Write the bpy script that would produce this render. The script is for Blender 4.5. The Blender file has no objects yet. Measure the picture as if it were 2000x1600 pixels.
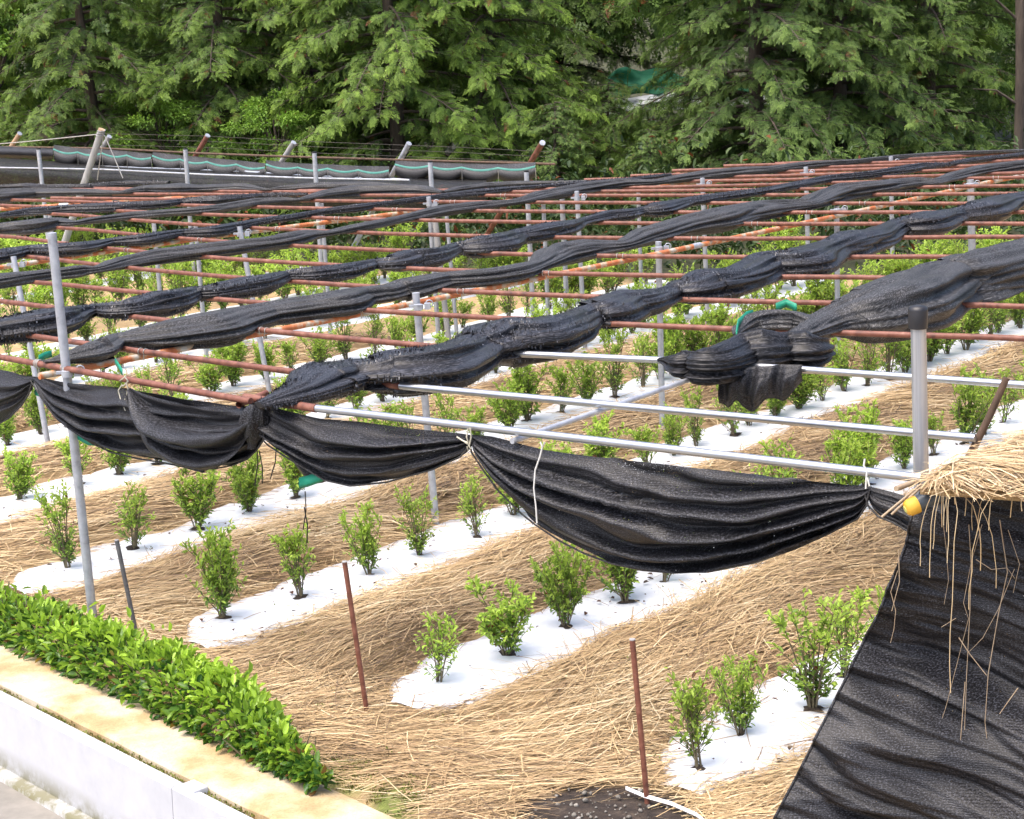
import bpy, math, random
import numpy as np
from mathutils import Vector, noise
random.seed(7); rng = np.random.default_rng(7)
R = math.radians
SC = bpy.context.scene
COL = SC.collection
# ------------------------------------------------------------------ camera model (also used to survey points from the photo onto real planes)
FPX, PITCH, ROLL, CH = 3646.0, R(12.7), math.atan(.047), 4.42
def ray(x, y):
    c, s = math.cos(ROLL), math.sin(ROLL); dx, dy = x-1000, y-800
    u, v = dx*c-dy*s, dx*s+dy*c
    return np.array([u, FPX*math.cos(PITCH)-v*math.sin(PITCH), -FPX*math.sin(PITCH)-v*math.cos(PITCH)])/FPX
CAMP = np.array([0, 0, CH])
def onz(x, y, z):                       # survey point on a horizontal plane
    d = ray(x, y); return CAMP+d*((z-CH)/d[2])
def onv(x, y, A, B):                    # survey point on the vertical plane through plan points A, B
    d = ray(x, y); n = np.array([-(B[1]-A[1]), B[0]-A[0]])
    t = (n@np.array(A[:2]))/(n@d[:2]); return CAMP+d*t
def ony(x, y, Y):
    d = ray(x, y); return CAMP+d*(Y/d[1])
def proj(P):
    P = np.asarray(P, float)-CAMP
    fwd = np.array([0, math.cos(PITCH), -math.sin(PITCH)]); dn = np.array([0, -math.sin(PITCH), -math.cos(PITCH)])
    z = P@fwd; u, v = P[0]/z*FPX, (P@dn)/z*FPX
    c, s = math.cos(ROLL), math.sin(ROLL)
    return 1000+u*c+v*s, 800-u*s+v*c, z
H = 1.93                                 # height of the canopy pipes
ANG = R(49.5); DV = np.array([math.cos(ANG), math.sin(ANG)]); NV = np.array([-DV[1], DV[0]])   # direction of the tea rows
def rowpt(n, d): return NV*n+DV*d
ROWN = [5.55+2.1*k for k in range(13)]
def fbm(x, y, z=0., o=4): return noise.fractal(Vector((x, y, z)), 1.0, 2.0, o)
# slab line (edge between field and kerb)
SA, SB = np.array([-3.72, 12.64]), np.array([-.83, 9.42])
SD = (SB-SA)/np.linalg.norm(SB-SA); SN = np.array([SD[1], -SD[0]])      # SN points to the road
if SN[1] > 0: SN = -SN
def slabdist(x, y): return (np.array([x, y])-SA)@SN
def sm(a, b, x):
    t = min(1, max(0, (x-a)/(b-a))); return t*t*(3-2*t)
def gz(x, y):
    p = np.array([x, y]); n, d = p@NV, p@DV
    k = round((n-5.73)/2.1); r = abs(n-(5.73+2.1*k))
    z = .02+.10*sm(.32, .75, r)*sm(7.6, 9.2, d)+.035*(1-sm(7.2, 8.2, d))
    if k < 0: z = .03
    return z+.025*fbm(x*1.1, y*1.1)*sm(.3, .6, r)+.012*fbm(x*4, y*4, 3)
# ------------------------------------------------------------------ materials
MATS = {}
def newmat(name):
    m = bpy.data.materials.new(name); m.use_nodes = True; nt = m.node_tree
    b = nt.nodes['Principled BSDF']; MATS[name] = m
    return m, nt, b
def nd(nt, t, **k):
    n = nt.nodes.new(t)
    for a, v in k.items():
        if a in n.inputs: n.inputs[a].default_value = v
        else: setattr(n, a, v)
    return n
def ramp(nt, fac, stops):
    r = nt.nodes.new('ShaderNodeValToRGB'); e = r.color_ramp.elements
    while len(e) < len(stops): e.new(.5)
    for el, (p, c) in zip(e, stops): el.position = p; el.color = (*c, 1)
    nt.links.new(fac, r.inputs[0]); return r
def coords(nt, kind='Object', scale=(1, 1, 1), rot=(0, 0, 0)):
    tc = nt.nodes.new('ShaderNodeTexCoord'); mp = nt.nodes.new('ShaderNodeMapping')
    mp.inputs['Scale'].default_value = scale; mp.inputs['Rotation'].default_value = rot
    nt.links.new(tc.outputs[kind], mp.inputs[0]); return mp.outputs[0]
def tnoise(nt, vec, scale, detail=4, rough=.6):
    n = nd(nt, 'ShaderNodeTexNoise'); n.inputs['Scale'].default_value = scale
    n.inputs['Detail'].default_value = detail; n.inputs['Roughness'].default_value = rough
    nt.links.new(vec, n.inputs['Vector']); return n.outputs['Fac']
def bump(nt, b, h, strength, dist):
    bp_ = nd(nt, 'ShaderNodeBump'); bp_.inputs['Strength'].default_value = strength; bp_.inputs['Distance'].default_value = dist
    nt.links.new(h, bp_.inputs['Height']); nt.links.new(bp_.outputs[0], b.inputs['Normal'])
def mixc(nt, fac, a, b):
    m = nt.nodes.new('ShaderNodeMix'); m.data_type = 'RGBA'
    L = nt.links
    if isinstance(fac, float): m.inputs[0].default_value = fac
    else: L.new(fac, m.inputs[0])
    for i, v in ((6, a), (7, b)):
        if isinstance(v, tuple): m.inputs[i].default_value = (*v, 1)
        else: L.new(v, m.inputs[i])
    return m.outputs[2]
def noisy(name, stops, scale, rough=.6, metal=0, detail=5, bs=.3, bd=.004, vscale=(1, 1, 1), rot=(0, 0, 0), spec=.5, kind='Object', bscale=None):
    m, nt, b = newmat(name); v = coords(nt, kind, vscale, rot)
    f = tnoise(nt, v, scale, detail)
    r = ramp(nt, f, stops); nt.links.new(r.outputs[0], b.inputs['Base Color'])
    b.inputs['Roughness'].default_value = rough; b.inputs['Metallic'].default_value = metal; b.inputs['Specular IOR Level'].default_value = spec
    if bs: bump(nt, b, tnoise(nt, v, bscale or scale*2.5, 3), bs, bd)
    return m
M = {}
M['rust'] = noisy('rusty_pipe_paint', [(.3, (.075, .028, .02)), (.48, (.165, .058, .036)), (.62, (.215, .085, .056)), (.75, (.27, .15, .10))], 14, .55, 0, 6, .5, .003, bscale=60)
M['rustbeam'] = noisy('rusted_zinc', [(.36, (.47, .46, .42)), (.46, (.44, .33, .22)), (.53, (.47, .15, .05)), (.7, (.30, .085, .03))], 7, .65, 0, 8, .4, .003, bscale=40)
M['galv'] = noisy('galvanised_steel', [(.28, (.22, .23, .25)), (.42, (.36, .38, .42)), (.7, (.48, .51, .55))], 11, .5, .35, 6, .1, .001, bscale=50)
M['silver'] = noisy('new_zinc_pipe', [(.3, (.38, .40, .43)), (.7, (.48, .50, .53))], 4, .28, .85, 4, 0)
M['zincpost'] = noisy('streak_shaded_zinc_post', [(.3, (.30, .32, .35)), (.5, (.46, .48, .51)), (.7, (.60, .62, .65))], 9, .36, .6, 4, 0, vscale=(4, 4, .05))  # vertical bands of shading on the shiny post, put into the colour
M['darksteel'] = noisy('dark_steel', [(.3, (.07, .07, .075)), (.7, (.13, .13, .135))], 12, .6)
M['oldpost'] = noisy('weathered_zinc', [(.3, (.24, .23, .22)), (.5, (.36, .36, .36)), (.7, (.45, .44, .42))], 10, .7, .1, 7, .2, .002)
M['film'] = noisy('white_mulch_film', [(.22, (.42, .36, .28)), (.30, (.68, .69, .71)), (.36, (.74, .76, .80)), (.7, (.79, .81, .84))], 5.5, .36, 0, 5, .5, .04, bscale=3.2)
M['soil'] = noisy('dark_humus', [(.3, (.018, .012, .009)), (.6, (.05, .034, .024)), (.8, (.10, .07, .05))], 30, .9, 0, 6, .9, .02)
M['stone'] = noisy('gravel_stone', [(.3, (.07, .06, .05)), (.5, (.18, .165, .14)), (.7, (.40, .38, .34))], 9, .85)
M['bark'] = noisy('tree_bark', [(.3, (.035, .026, .019)), (.6, (.085, .066, .05)), (.8, (.16, .135, .11))], 7, .9, 0, 8, .9, .03, (1, 1, .2))
M['stem'] = noisy('tea_stem', [(.3, (.09, .075, .045)), (.7, (.20, .17, .10))], 25, .8)
M['wood'] = noisy('brown_stick_bark', [(.3, (.05, .03, .018)), (.7, (.14, .085, .055))], 18, .8, 0, 6, .6, .004, (1, 1, .3))
M['bamboo'] = noisy('dry_bamboo', [(.3, (.30, .22, .14)), (.7, (.44, .35, .24))], 12, .6)
M['white'] = noisy('white_string', [(.3, (.62, .62, .58)), (.7, (.75, .75, .72))], 20, .7)
M['cream'] = noisy('cream_twine', [(.3, (.42, .40, .30)), (.7, (.58, .55, .44))], 20, .8)
M['wire'] = noisy('dull_wire', [(.3, (.30, .29, .27)), (.7, (.5, .48, .44))], 20, .5, .5)
M['green'] = noisy('green_hem_tape', [(.3, (.0, .19, .115)), (.7, (.01, .30, .18))], 12, .55, 0, 4, .3, .004)
M['teal'] = noisy('teal_hem_tape', [(.3, (.06, .24, .20)), (.7, (.12, .34, .28))], 8, .6)
M['blackcap'] = noisy('black_rubber_cap', [(.3, (.012, .012, .014)), (.7, (.022, .022, .026))], 10, .42)
M['yellow'] = noisy('yellow_plastic_cap', [(.3, (.62, .34, .03)), (.7, (.72, .42, .05))], 9, .6)
M['yelgreen'] = noisy('pale_cap_disc', [(.3, (.55, .55, .12)), (.7, (.62, .62, .18))], 9, .5)
M['bluepipe'] = noisy('dark_coated_pipe', [(.3, (.045, .06, .075)), (.7, (.07, .09, .11))], 9, .4)
M['pole'] = noisy('grey_wood_pole', [(.3, (.22, .22, .215)), (.7, (.36, .36, .355))], 10, .8, 0, 6, .3, .003, (1, 1, .2))
M['cutwood'] = noisy('cut_wood', [(.3, (.40, .26, .16)), (.7, (.52, .36, .22))], 10, .8)
M['whitewall'] = None
def leafmat(name, dark, light, rough=.45, transl=.35, hue=.12):
    m, nt, b = newmat(name); L = nt.links
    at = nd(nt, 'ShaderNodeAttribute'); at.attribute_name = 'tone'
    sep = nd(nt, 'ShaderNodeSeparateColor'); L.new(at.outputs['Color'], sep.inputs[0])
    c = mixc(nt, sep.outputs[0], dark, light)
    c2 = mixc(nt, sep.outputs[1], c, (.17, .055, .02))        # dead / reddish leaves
    oi = nd(nt, 'ShaderNodeObjectInfo')
    hsv = nd(nt, 'ShaderNodeHueSaturation'); L.new(c2, hsv.inputs['Color'])
    mr = nd(nt, 'ShaderNodeMapRange'); mr.inputs['To Min'].default_value = 1-hue*1.2; mr.inputs['To Max'].default_value = 1+hue*1.2
    L.new(oi.outputs['Random'], mr.inputs[0]); L.new(mr.outputs[0], hsv.inputs['Value'])
    L.new(hsv.outputs[0], b.inputs['Base Color']); b.inputs['Roughness'].default_value = rough
    b.inputs['Specular IOR Level'].default_value = .4
    tr = nd(nt, 'ShaderNodeBsdfTranslucent'); L.new(hsv.outputs[0], tr.inputs[0])
    mx = nd(nt, 'ShaderNodeMixShader'); mx.inputs[0].default_value = transl
    L.new(b.outputs[0], mx.inputs[1]); L.new(tr.outputs[0], mx.inputs[2])
    L.new(mx.outputs[0], nt.nodes['Material Output'].inputs[0])
    return m
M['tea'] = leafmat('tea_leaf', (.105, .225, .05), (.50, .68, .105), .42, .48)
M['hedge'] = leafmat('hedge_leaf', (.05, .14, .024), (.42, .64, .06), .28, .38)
M['cypress'] = leafmat('cypress_leaf', (.052, .115, .024), (.28, .42, .06), .55, .3)
M['cypressb'] = leafmat('grey_cypress_leaf', (.052, .108, .028), (.225, .34, .064), .6, .25)
M['broad'] = leafmat('broad_leaf', (.045, .115, .02), (.25, .43, .055), .42, .35)
M['under'] = leafmat('undergrowth_leaf', (.045, .10, .024), (.21, .34, .055), .5, .3)
M['dark'] = leafmat('shade_toned_undergrowth_leaf', (.012, .03, .009), (.07, .12, .026), .5, .25)  # darker copy of the leaf: shade beneath the trees is put into the colour
M['straw'] = None
def strawmat():
    m, nt, b = newmat('straw'); L = nt.links
    at = nd(nt, 'ShaderNodeAttribute'); at.attribute_name = 'tone'
    sep = nd(nt, 'ShaderNodeSeparateColor'); L.new(at.outputs['Color'], sep.inputs[0])
    r = ramp(nt, sep.outputs[0], [(0, (.13, .085, .05)), (.3, (.37, .245, .125)), (.65, (.58, .42, .22)), (1, (.76, .625, .40))])
    L.new(r.outputs[0], b.inputs['Base Color']); b.inputs['Roughness'].default_value = .55
    return m
M['straw'] = strawmat()
def groundmat():
    m, nt, b = newmat('straw_mulched_ground'); L = nt.links
    v = coords(nt, 'Object', (1, 1, 1), (0, 0, -R(32)))
    # bend the lie of the straw
    wn = nd(nt, 'ShaderNodeTexNoise'); wn.inputs['Scale'].default_value = .7; wn.inputs['Detail'].default_value = 2; L.new(v, wn.inputs['Vector'])
    va = nd(nt, 'ShaderNodeVectorMath', operation='MULTIPLY_ADD'); L.new(wn.outputs['Color'], va.inputs[0]); va.inputs[1].default_value = (.9, .9, 0); L.new(v, va.inputs[2])
    mp = nd(nt, 'ShaderNodeMapping'); mp.inputs['Scale'].default_value = (2.2, 60, 10); L.new(va.outputs[0], mp.inputs[0])
    f = tnoise(nt, mp.outputs[0], 1.6, 5, .7)
    big = tnoise(nt, v, .9, 4)
    r = ramp(nt, f, [(.28, (.16, .105, .06)), (.42, (.40, .275, .145)), (.6, (.57, .425, .235)), (.78, (.70, .565, .365))])
    r2 = ramp(nt, big, [(.35, (.82, .78, .72)), (.65, (1, .97, .9))])
    mu = nt.nodes.new('ShaderNodeMix'); mu.data_type = 'RGBA'; mu.blend_type = 'MULTIPLY'; mu.inputs[0].default_value = .8
    L.new(r.outputs[0], mu.inputs[6]); L.new(r2.outputs[0], mu.inputs[7])
    # bare soil / moss masks come from the vertex attribute
    at = nd(nt, 'ShaderNodeAttribute'); at.attribute_name = 'tone'
    sep = nd(nt, 'ShaderNodeSeparateColor'); L.new(at.outputs['Color'], sep.inputs[0])
    n2 = tnoise(nt, v, 14, 5)
    soil = ramp(nt, n2, [(.35, (.022, .014, .010)), (.6, (.055, .038, .027)), (.75, (.12, .09, .065))])
    moss = ramp(nt, n2, [(.35, (.10, .09, .03)), (.55, (.16, .20, .035)), (.75, (.30, .24, .12))])
    c = mixc(nt, sep.outputs[0], mu.outputs[2], soil.outputs[0])
    c = mixc(nt, sep.outputs[1], c, moss.outputs[0])
    far = ramp(nt, n2, [(.35, (.03, .035, .014)), (.7, (.07, .075, .03))])
    c = mixc(nt, sep.outputs[2], c, far.outputs[0])
    L.new(c, b.inputs['Base Color']); b.inputs['Roughness'].default_value = .75
    bump(nt, b, f, .9, .02)
    return m
M['ground'] = groundmat()
def netmat(name, lo, hi, rough=.5, holes=0., fscale=260., thread=1.0, topband=0.):
    m, nt, b = newmat(name); L = nt.links
    uv = coords(nt, 'UV')
    mp = nd(nt, 'ShaderNodeMapping'); mp.inputs['Scale'].default_value = (1, 2.2, 1); L.new(uv, mp.inputs[0])
    f = tnoise(nt, mp.outputs[0], fscale, 2, .8)
    r = ramp(nt, f, [(.34, tuple(q*.5 for q in lo)), (.5, lo), (.64, hi)])  # lighter specks: grey threads, plus glints of the tapes put into the colour
    big = tnoise(nt, uv, 6., 4)
    r2 = ramp(nt, big, [(.3, (.7, .7, .7)), (.7, (1.15, 1.15, 1.2))])
    mu = nt.nodes.new('ShaderNodeMix'); mu.data_type = 'RGBA'; mu.blend_type = 'MULTIPLY'; mu.inputs[0].default_value = 1.
    L.new(r.outputs[0], mu.inputs[6]); L.new(r2.outputs[0], mu.inputs[7])
    L.new(mu.outputs[2], b.inputs['Base Color'])
    b.inputs['Roughness'].default_value = rough; b.inputs['Specular IOR Level'].default_value = .28
    w = nd(nt, 'ShaderNodeTexWave'); w.bands_direction = 'Y'; w.inputs['Scale'].default_value = 30.; w.inputs['Distortion'].default_value = 2.5; w.inputs['Detail'].default_value = 2
    L.new(uv, w.inputs['Vector'])
    ad = nd(nt, 'ShaderNodeMath', operation='MULTIPLY_ADD'); L.new(f, ad.inputs[0]); ad.inputs[1].default_value = 2.6*thread; L.new(w.outputs['Fac'], ad.inputs[2])
    bump(nt, b, ad.outputs[0], .22 if holes else .12, .004)
    if holes:
        h2 = tnoise(nt, uv, 4.5, 3)
        th = nd(nt, 'ShaderNodeMath', operation='MULTIPLY_ADD'); L.new(h2, th.inputs[0]); th.inputs[1].default_value = .22; th.inputs[2].default_value = holes
        if topband:
            sx = nd(nt, 'ShaderNodeSeparateXYZ'); L.new(uv, sx.inputs[0]); mr = nd(nt, 'ShaderNodeMapRange'); L.new(sx.outputs[1], mr.inputs[0])
            mr.inputs['From Min'].default_value = .14; mr.inputs['From Max'].default_value = .02; mr.inputs['To Max'].default_value = topband
            h3 = tnoise(nt, uv, 1.3, 2); r3 = ramp(nt, h3, [(.42, (0, 0, 0)), (.6, (1, 1, 1))]); m3 = nd(nt, 'ShaderNodeMath', operation='MULTIPLY_ADD'); L.new(mr.outputs[0], m3.inputs[0]); L.new(r3.outputs[0], m3.inputs[1]); L.new(th.outputs[0], m3.inputs[2]); th = m3
        hv = tnoise(nt, mp.outputs[0], 95., 1, .5); gt = nd(nt, 'ShaderNodeMath', operation='LESS_THAN'); L.new(hv, gt.inputs[0]); L.new(th.outputs[0], gt.inputs[1])
        tr = nd(nt, 'ShaderNodeBsdfTransparent'); mx = nd(nt, 'ShaderNodeMixShader')
        L.new(gt.outputs[0], mx.inputs[0]); L.new(b.outputs[0], mx.inputs[1]); L.new(tr.outputs[0], mx.inputs[2])
        L.new(mx.outputs[0], nt.nodes['Material Output'].inputs[0])
    return m
M['net'] = netmat('grey_black_shade_net', (.030, .0295, .029), (.135, .134, .134), .5, fscale=62)
M['shag'] = netmat('shaggy_black_shade_net', (.013, .013, .0145), (.10, .10, .11), .36, fscale=70, thread=2.)
M['swag'] = netmat('black_knitted_net', (.009, .0092, .0105), (.085, .087, .098), .42, holes=.125, fscale=85, topband=.10)
M['curtain'] = netmat('black_knitted_curtain', (.008, .008, .0092), (.075, .078, .09), .42, holes=.10, fscale=95)
M['sidenet'] = netmat('grey_side_net', (.009, .009, .009), (.05, .05, .05), .5, holes=.25, fscale=24)
M['swag2'] = netmat('black_bundled_net', (.009, .009, .010), (.06, .06, .066), .4, fscale=70)
def fringemat():
    m, nt, b = newmat('black_plastic_fringe'); b.inputs['Base Color'].default_value = (.014, .0145, .017, 1)
    at = nd(nt, 'ShaderNodeAttribute'); at.attribute_name = 'tone'
    r = ramp(nt, at.outputs['Fac'], [(0, (.007, .007, .008)), (.55, (.022, .022, .025)), (.85, (.09, .09, .10)), (1, (.24, .245, .26))]); nt.links.new(r.outputs[0], b.inputs['Base Color'])  # brighter strips carry the sheen of the plastic in their colour
    b.inputs['Roughness'].default_value = .3; return m
M['fringe'] = fringemat()
def concretemat():
    m, nt, b = newmat('ochre_stained_concrete'); L = nt.links
    v = coords(nt, 'Object'); f = tnoise(nt, v, 1.6, 6, .65); g = tnoise(nt, v, 60, 6, .8)
    r = ramp(nt, f, [(.32, (.58, .53, .44)), (.48, (.52, .43, .29)), (.6, (.42, .30, .15)), (.72, (.30, .20, .10))])
    r2 = ramp(nt, g, [(.3, (.66, .65, .63)), (.5, (1, 1, 1)), (.75, (1.12, 1.12, 1.12))])
    mu = nt.nodes.new('ShaderNodeMix'); mu.data_type = 'RGBA'; mu.blend_type = 'MULTIPLY'; mu.inputs[0].default_value = 1.
    L.new(r.outputs[0], mu.inputs[6]); L.new(r2.outputs[0], mu.inputs[7]); L.new(mu.outputs[2], b.inputs['Base Color'])
    b.inputs['Roughness'].default_value = .85; bump(nt, b, g, .3, .004); return m
M['concrete'] = concretemat()
def wallmat():
    m, nt, b = newmat('white_painted_concrete'); L = nt.links
    v = coords(nt, 'Object'); f = tnoise(nt, v, 3, 6, .7)
    geo = nd(nt, 'ShaderNodeNewGeometry'); sx = nd(nt, 'ShaderNodeSeparateXYZ'); L.new(geo.outputs['Position'], sx.inputs[0])
    mr = nd(nt, 'ShaderNodeMapRange'); L.new(sx.outputs[2], mr.inputs[0]); mr.inputs['From Min'].default_value = -.30; mr.inputs['From Max'].default_value = -.47
    ml = nd(nt, 'ShaderNodeMath', operation='MULTIPLY'); L.new(mr.outputs[0], ml.inputs[0])
    r0 = ramp(nt, f, [(.36, (0, 0, 0)), (.55, (1, 1, 1))]); L.new(r0.outputs[0], ml.inputs[1])
    base = ramp(nt, f, [(.3, (.43, .44, .47)), (.55, (.49, .50, .525)), (.7, (.52, .53, .55))])
    c = mixc(nt, ml.outputs[0], base.outputs[0], (.16, .15, .08))
    L.new(c, b.inputs['Base Color']); b.inputs['Roughness'].default_value = .7
    bump(nt, b, tnoise(nt, v, 40, 3), .15, .003); return m
M['whitewall'] = wallmat()
M['road'] = noisy('road_concrete', [(.3, (.17, .16, .14)), (.7, (.27, .25, .22))], 5, .8, 0, 6, .3, .004, bscale=60)
M['gutter'] = noisy('gravel_and_moss_gap', [(.3, (.09, .08, .03)), (.45, (.20, .19, .06)), (.6, (.33, .29, .20)), (.75, (.5, .47, .40))], 26, .9, 0, 5, .9, .02)
M['plaster'] = noisy('brown_plaster', [(.3, (.16, .12, .10)), (.7, (.25, .20, .17))], 2, .9)
M['roofd'] = noisy('dark_roof_edge', [(.3, (.05, .042, .036)), (.7, (.09, .078, .066))], 3, .8)
M['greennet'] = noisy('far_green_net', [(.3, (.03, .22, .11)), (.7, (.07, .32, .18))], 3, .7)
M['tarp'] = noisy('white_tarp', [(.3, (.72, .74, .78)), (.7, (.82, .83, .86))], 2, .6)
# ------------------------------------------------------------------ mesh building
class MB:
    def __init__(s): s.v = []; s.f = []; s.uv = []; s.n = 0; s.sm = []
    def add(s, V, F, UV=None, smooth=True):
        b = s.n; s.v.extend(tuple(map(float, p)) for p in V); s.n += len(V)
        for q in F: s.f.append(tuple(i+b for i in q)); s.sm.append(smooth)
        s.uv.extend(UV if UV is not None else [(0, 0)]*len(V))
    def tube(s, pts, rad, k=10, caps=True, uvs=False, hollow=0):
        pts = [np.asarray(p, float) for p in pts]; n = len(pts)
        rad = [rad]*n if not hasattr(rad, '__len__') else rad
        V = []; UV = []; up0 = None; L = 0
        for i, p in enumerate(pts):
            t = pts[min(i+1, n-1)]-pts[max(i-1, 0)]; t /= (np.linalg.norm(t)+1e-9)
            if up0 is None: a = np.array([0, 0, 1.]) if abs(t[2]) < .9 else np.array([1., 0, 0])
            else: a = up0
            u = np.cross(t, a); u /= (np.linalg.norm(u)+1e-9); w = np.cross(u, t); up0 = w
            if i: L += np.linalg.norm(p-pts[i-1])
            for j in range(k):
                th = 2*math.pi*j/k; V.append(p+rad[i]*(math.cos(th)*u+math.sin(th)*w)); UV.append((L, j/k*rad[i]*6.28))
        F = [(i*k+j, i*k+(j+1) % k, (i+1)*k+(j+1) % k, (i+1)*k+j) for i in range(n-1) for j in range(k)]
        s.add(V, F, UV)
        if caps:
            s.add(V[:k], [tuple(range(k))[::-1]], None, False); s.add(V[-k:], [tuple(range(k))], None, False)
    def box(s, c, size, ax=None):
        c = np.asarray(c, float); ax = np.eye(3) if ax is None else ax; V = []
        for dx in (-.5, .5):
            for dy in (-.5, .5):
                for dz in (-.5, .5): V.append(c+ax[0]*dx*size[0]+ax[1]*dy*size[1]+ax[2]*dz*size[2])
        s.add(V, [(0, 1, 3, 2), (4, 6, 7, 5), (0, 4, 5, 1), (2, 3, 7, 6), (0, 2, 6, 4), (1, 5, 7, 3)], None, False)
    def grid(s, P, UV=None, closed=False, smooth=True):          # P[i][j]
        n, m_ = len(P), len(P[0]); V = [p for r in P for p in r]
        F = [(i*m_+j, i*m_+(j+1) % m_, (i+1)*m_+(j+1) % m_, (i+1)*m_+j) for i in range(n-1) for j in range(m_ if closed else m_-1)]
        s.add(V, F, [q for r in UV for q in r] if UV else None, smooth)
    def build(s, name, mat, parent=None):
        me = bpy.data.meshes.new(name); me.from_pydata(s.v, [], s.f); me.update()
        me.polygons.foreach_set('use_smooth', s.sm)
        ul = me.uv_layers.new(name='UVMap'); li = np.zeros(len(me.loops), np.int32); me.loops.foreach_get('vertex_index', li)
        ul.data.foreach_set('uv', np.asarray(s.uv, np.float32)[li].ravel())
        me.materials.append(mat); o = bpy.data.objects.new(name, me); COL.objects.link(o)
        if parent: o.parent = parent
        return o
def npmesh(name, V, Q, tone, mat, parent=None, smooth=False):   # V (n,3), Q (m,4) quads, tone (n,3)
    me = bpy.data.meshes.new(name); V = np.asarray(V, np.float32); Q = np.asarray(Q, np.int32)
    me.vertices.add(len(V)); me.vertices.foreach_set('co', V.ravel())
    k = Q.shape[1]; me.loops.add(Q.size); me.loops.foreach_set('vertex_index', Q.ravel())
    me.polygons.add(len(Q)); me.polygons.foreach_set('loop_start', np.arange(0, Q.size, k, dtype=np.int32))
    if smooth: me.polygons.foreach_set('use_smooth', np.ones(len(Q), bool))
    me.update(calc_edges=True)
    ca = me.color_attributes.new('tone', 'FLOAT_COLOR', 'POINT')
    c = np.ones((len(V), 4), np.float32); c[:, :3] = tone; ca.data.foreach_set('color', c.ravel())
    me.materials.append(mat); o = bpy.data.objects.new(name, me); COL.objects.link(o)
    if parent: o.parent = parent
    return o
def tag(o, label=None, cat=None, group=None, kind=None):
    if label: o['label'] = label
    if cat: o['category'] = cat
    if group: o['group'] = group
    if kind: o['kind'] = kind
    return o
def thing(name, label, cat, loc=(0, 0, 0), group=None):
    o = bpy.data.objects.new(name, None); COL.objects.link(o); o.location = loc
    o.empty_display_size = .1
    return tag(o, label, cat, group)
def shift(mb, loc):                       # mesh data in world coords -> local to an Empty at loc
    mb.v = [(a-loc[0], b-loc[1], c-loc[2]) for a, b, c in mb.v]; return mb
ORD = ['first', 'second', 'third', 'fourth', 'fifth', 'sixth', 'seventh', 'eighth', 'ninth', 'tenth', 'eleventh', 'twelfth', 'thirteenth', 'fourteenth', 'fifteenth', 'sixteenth', 'seventeenth', 'eighteenth', 'nineteenth', 'twentieth', 'twenty-first', 'twenty-second', 'twenty-third', 'twenty-fourth', 'twenty-fifth']
# ------------------------------------------------------------------ ground
def fieldend(x): return 27-.6*(x-3) if x < 3 else 27.
def near_ground():
    xs = np.concatenate([np.linspace(-60, -12, 14)[:-1], np.arange(-12, 14, .09), np.linspace(14, 60, 14)[1:]])
    ys = np.concatenate([np.array([-8, 2, 5.5]), np.arange(7, 22, .09), np.arange(22, 37, .3), np.linspace(37, 90, 14)])
    V = []; T = []
    for y in ys:
        for x in xs:
            sd = slabdist(x, y)
            z = gz(x, y) if 6 < y < 38 else .02
            far = sm(-.3, .6, y-fieldend(x))
            if y > 36: z += .045*(y-36)+max(0, y-47)*.5
            z = z+(.0-z)*sm(-.26, -.11, sd)
            if sd > .06: z = -.62
            soil = moss = 0
            px, py, _ = proj((x, y, .05)) if y > 7 else (0, 0, 0)
            if 900 < px < 1420 and py > 1480:
                q = ((px-1190)/190)**2+((py-1600)/72)**2; soil = sm(1.3, .9, q+.5*fbm(x*5, y*5))
            if sd > -.6 and y < 10.6 and x > -1.5:
                moss = .8*sm(.0, .3, fbm(x*3, y*3, 5)+.16)*sm(-.6, -.25, sd)
            for cx, cy, rr in ((850, 1400, 22), (780, 1560, 60), (690, 1500, 40)):
                if abs(px-cx) < 2*rr and abs(py-cy) < rr: moss = max(moss, sm(1.2, .5, ((px-cx)/rr)**2+((py-cy)/rr/.5)**2+.6*fbm(x*6, y*6)))
            V.append((x, y, z)); T.append((soil, moss, far))
    n, m_ = len(ys), len(xs)
    I = np.arange(n*m_).reshape(n, m_)
    Q = np.stack([I[:-1, :-1], I[:-1, 1:], I[1:, 1:], I[1:, :-1]], -1).reshape(-1, 4)
    o = npmesh('field_ground', V, Q, T, M['ground'], smooth=True); tag(o, kind='structure')
near_ground()
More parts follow.
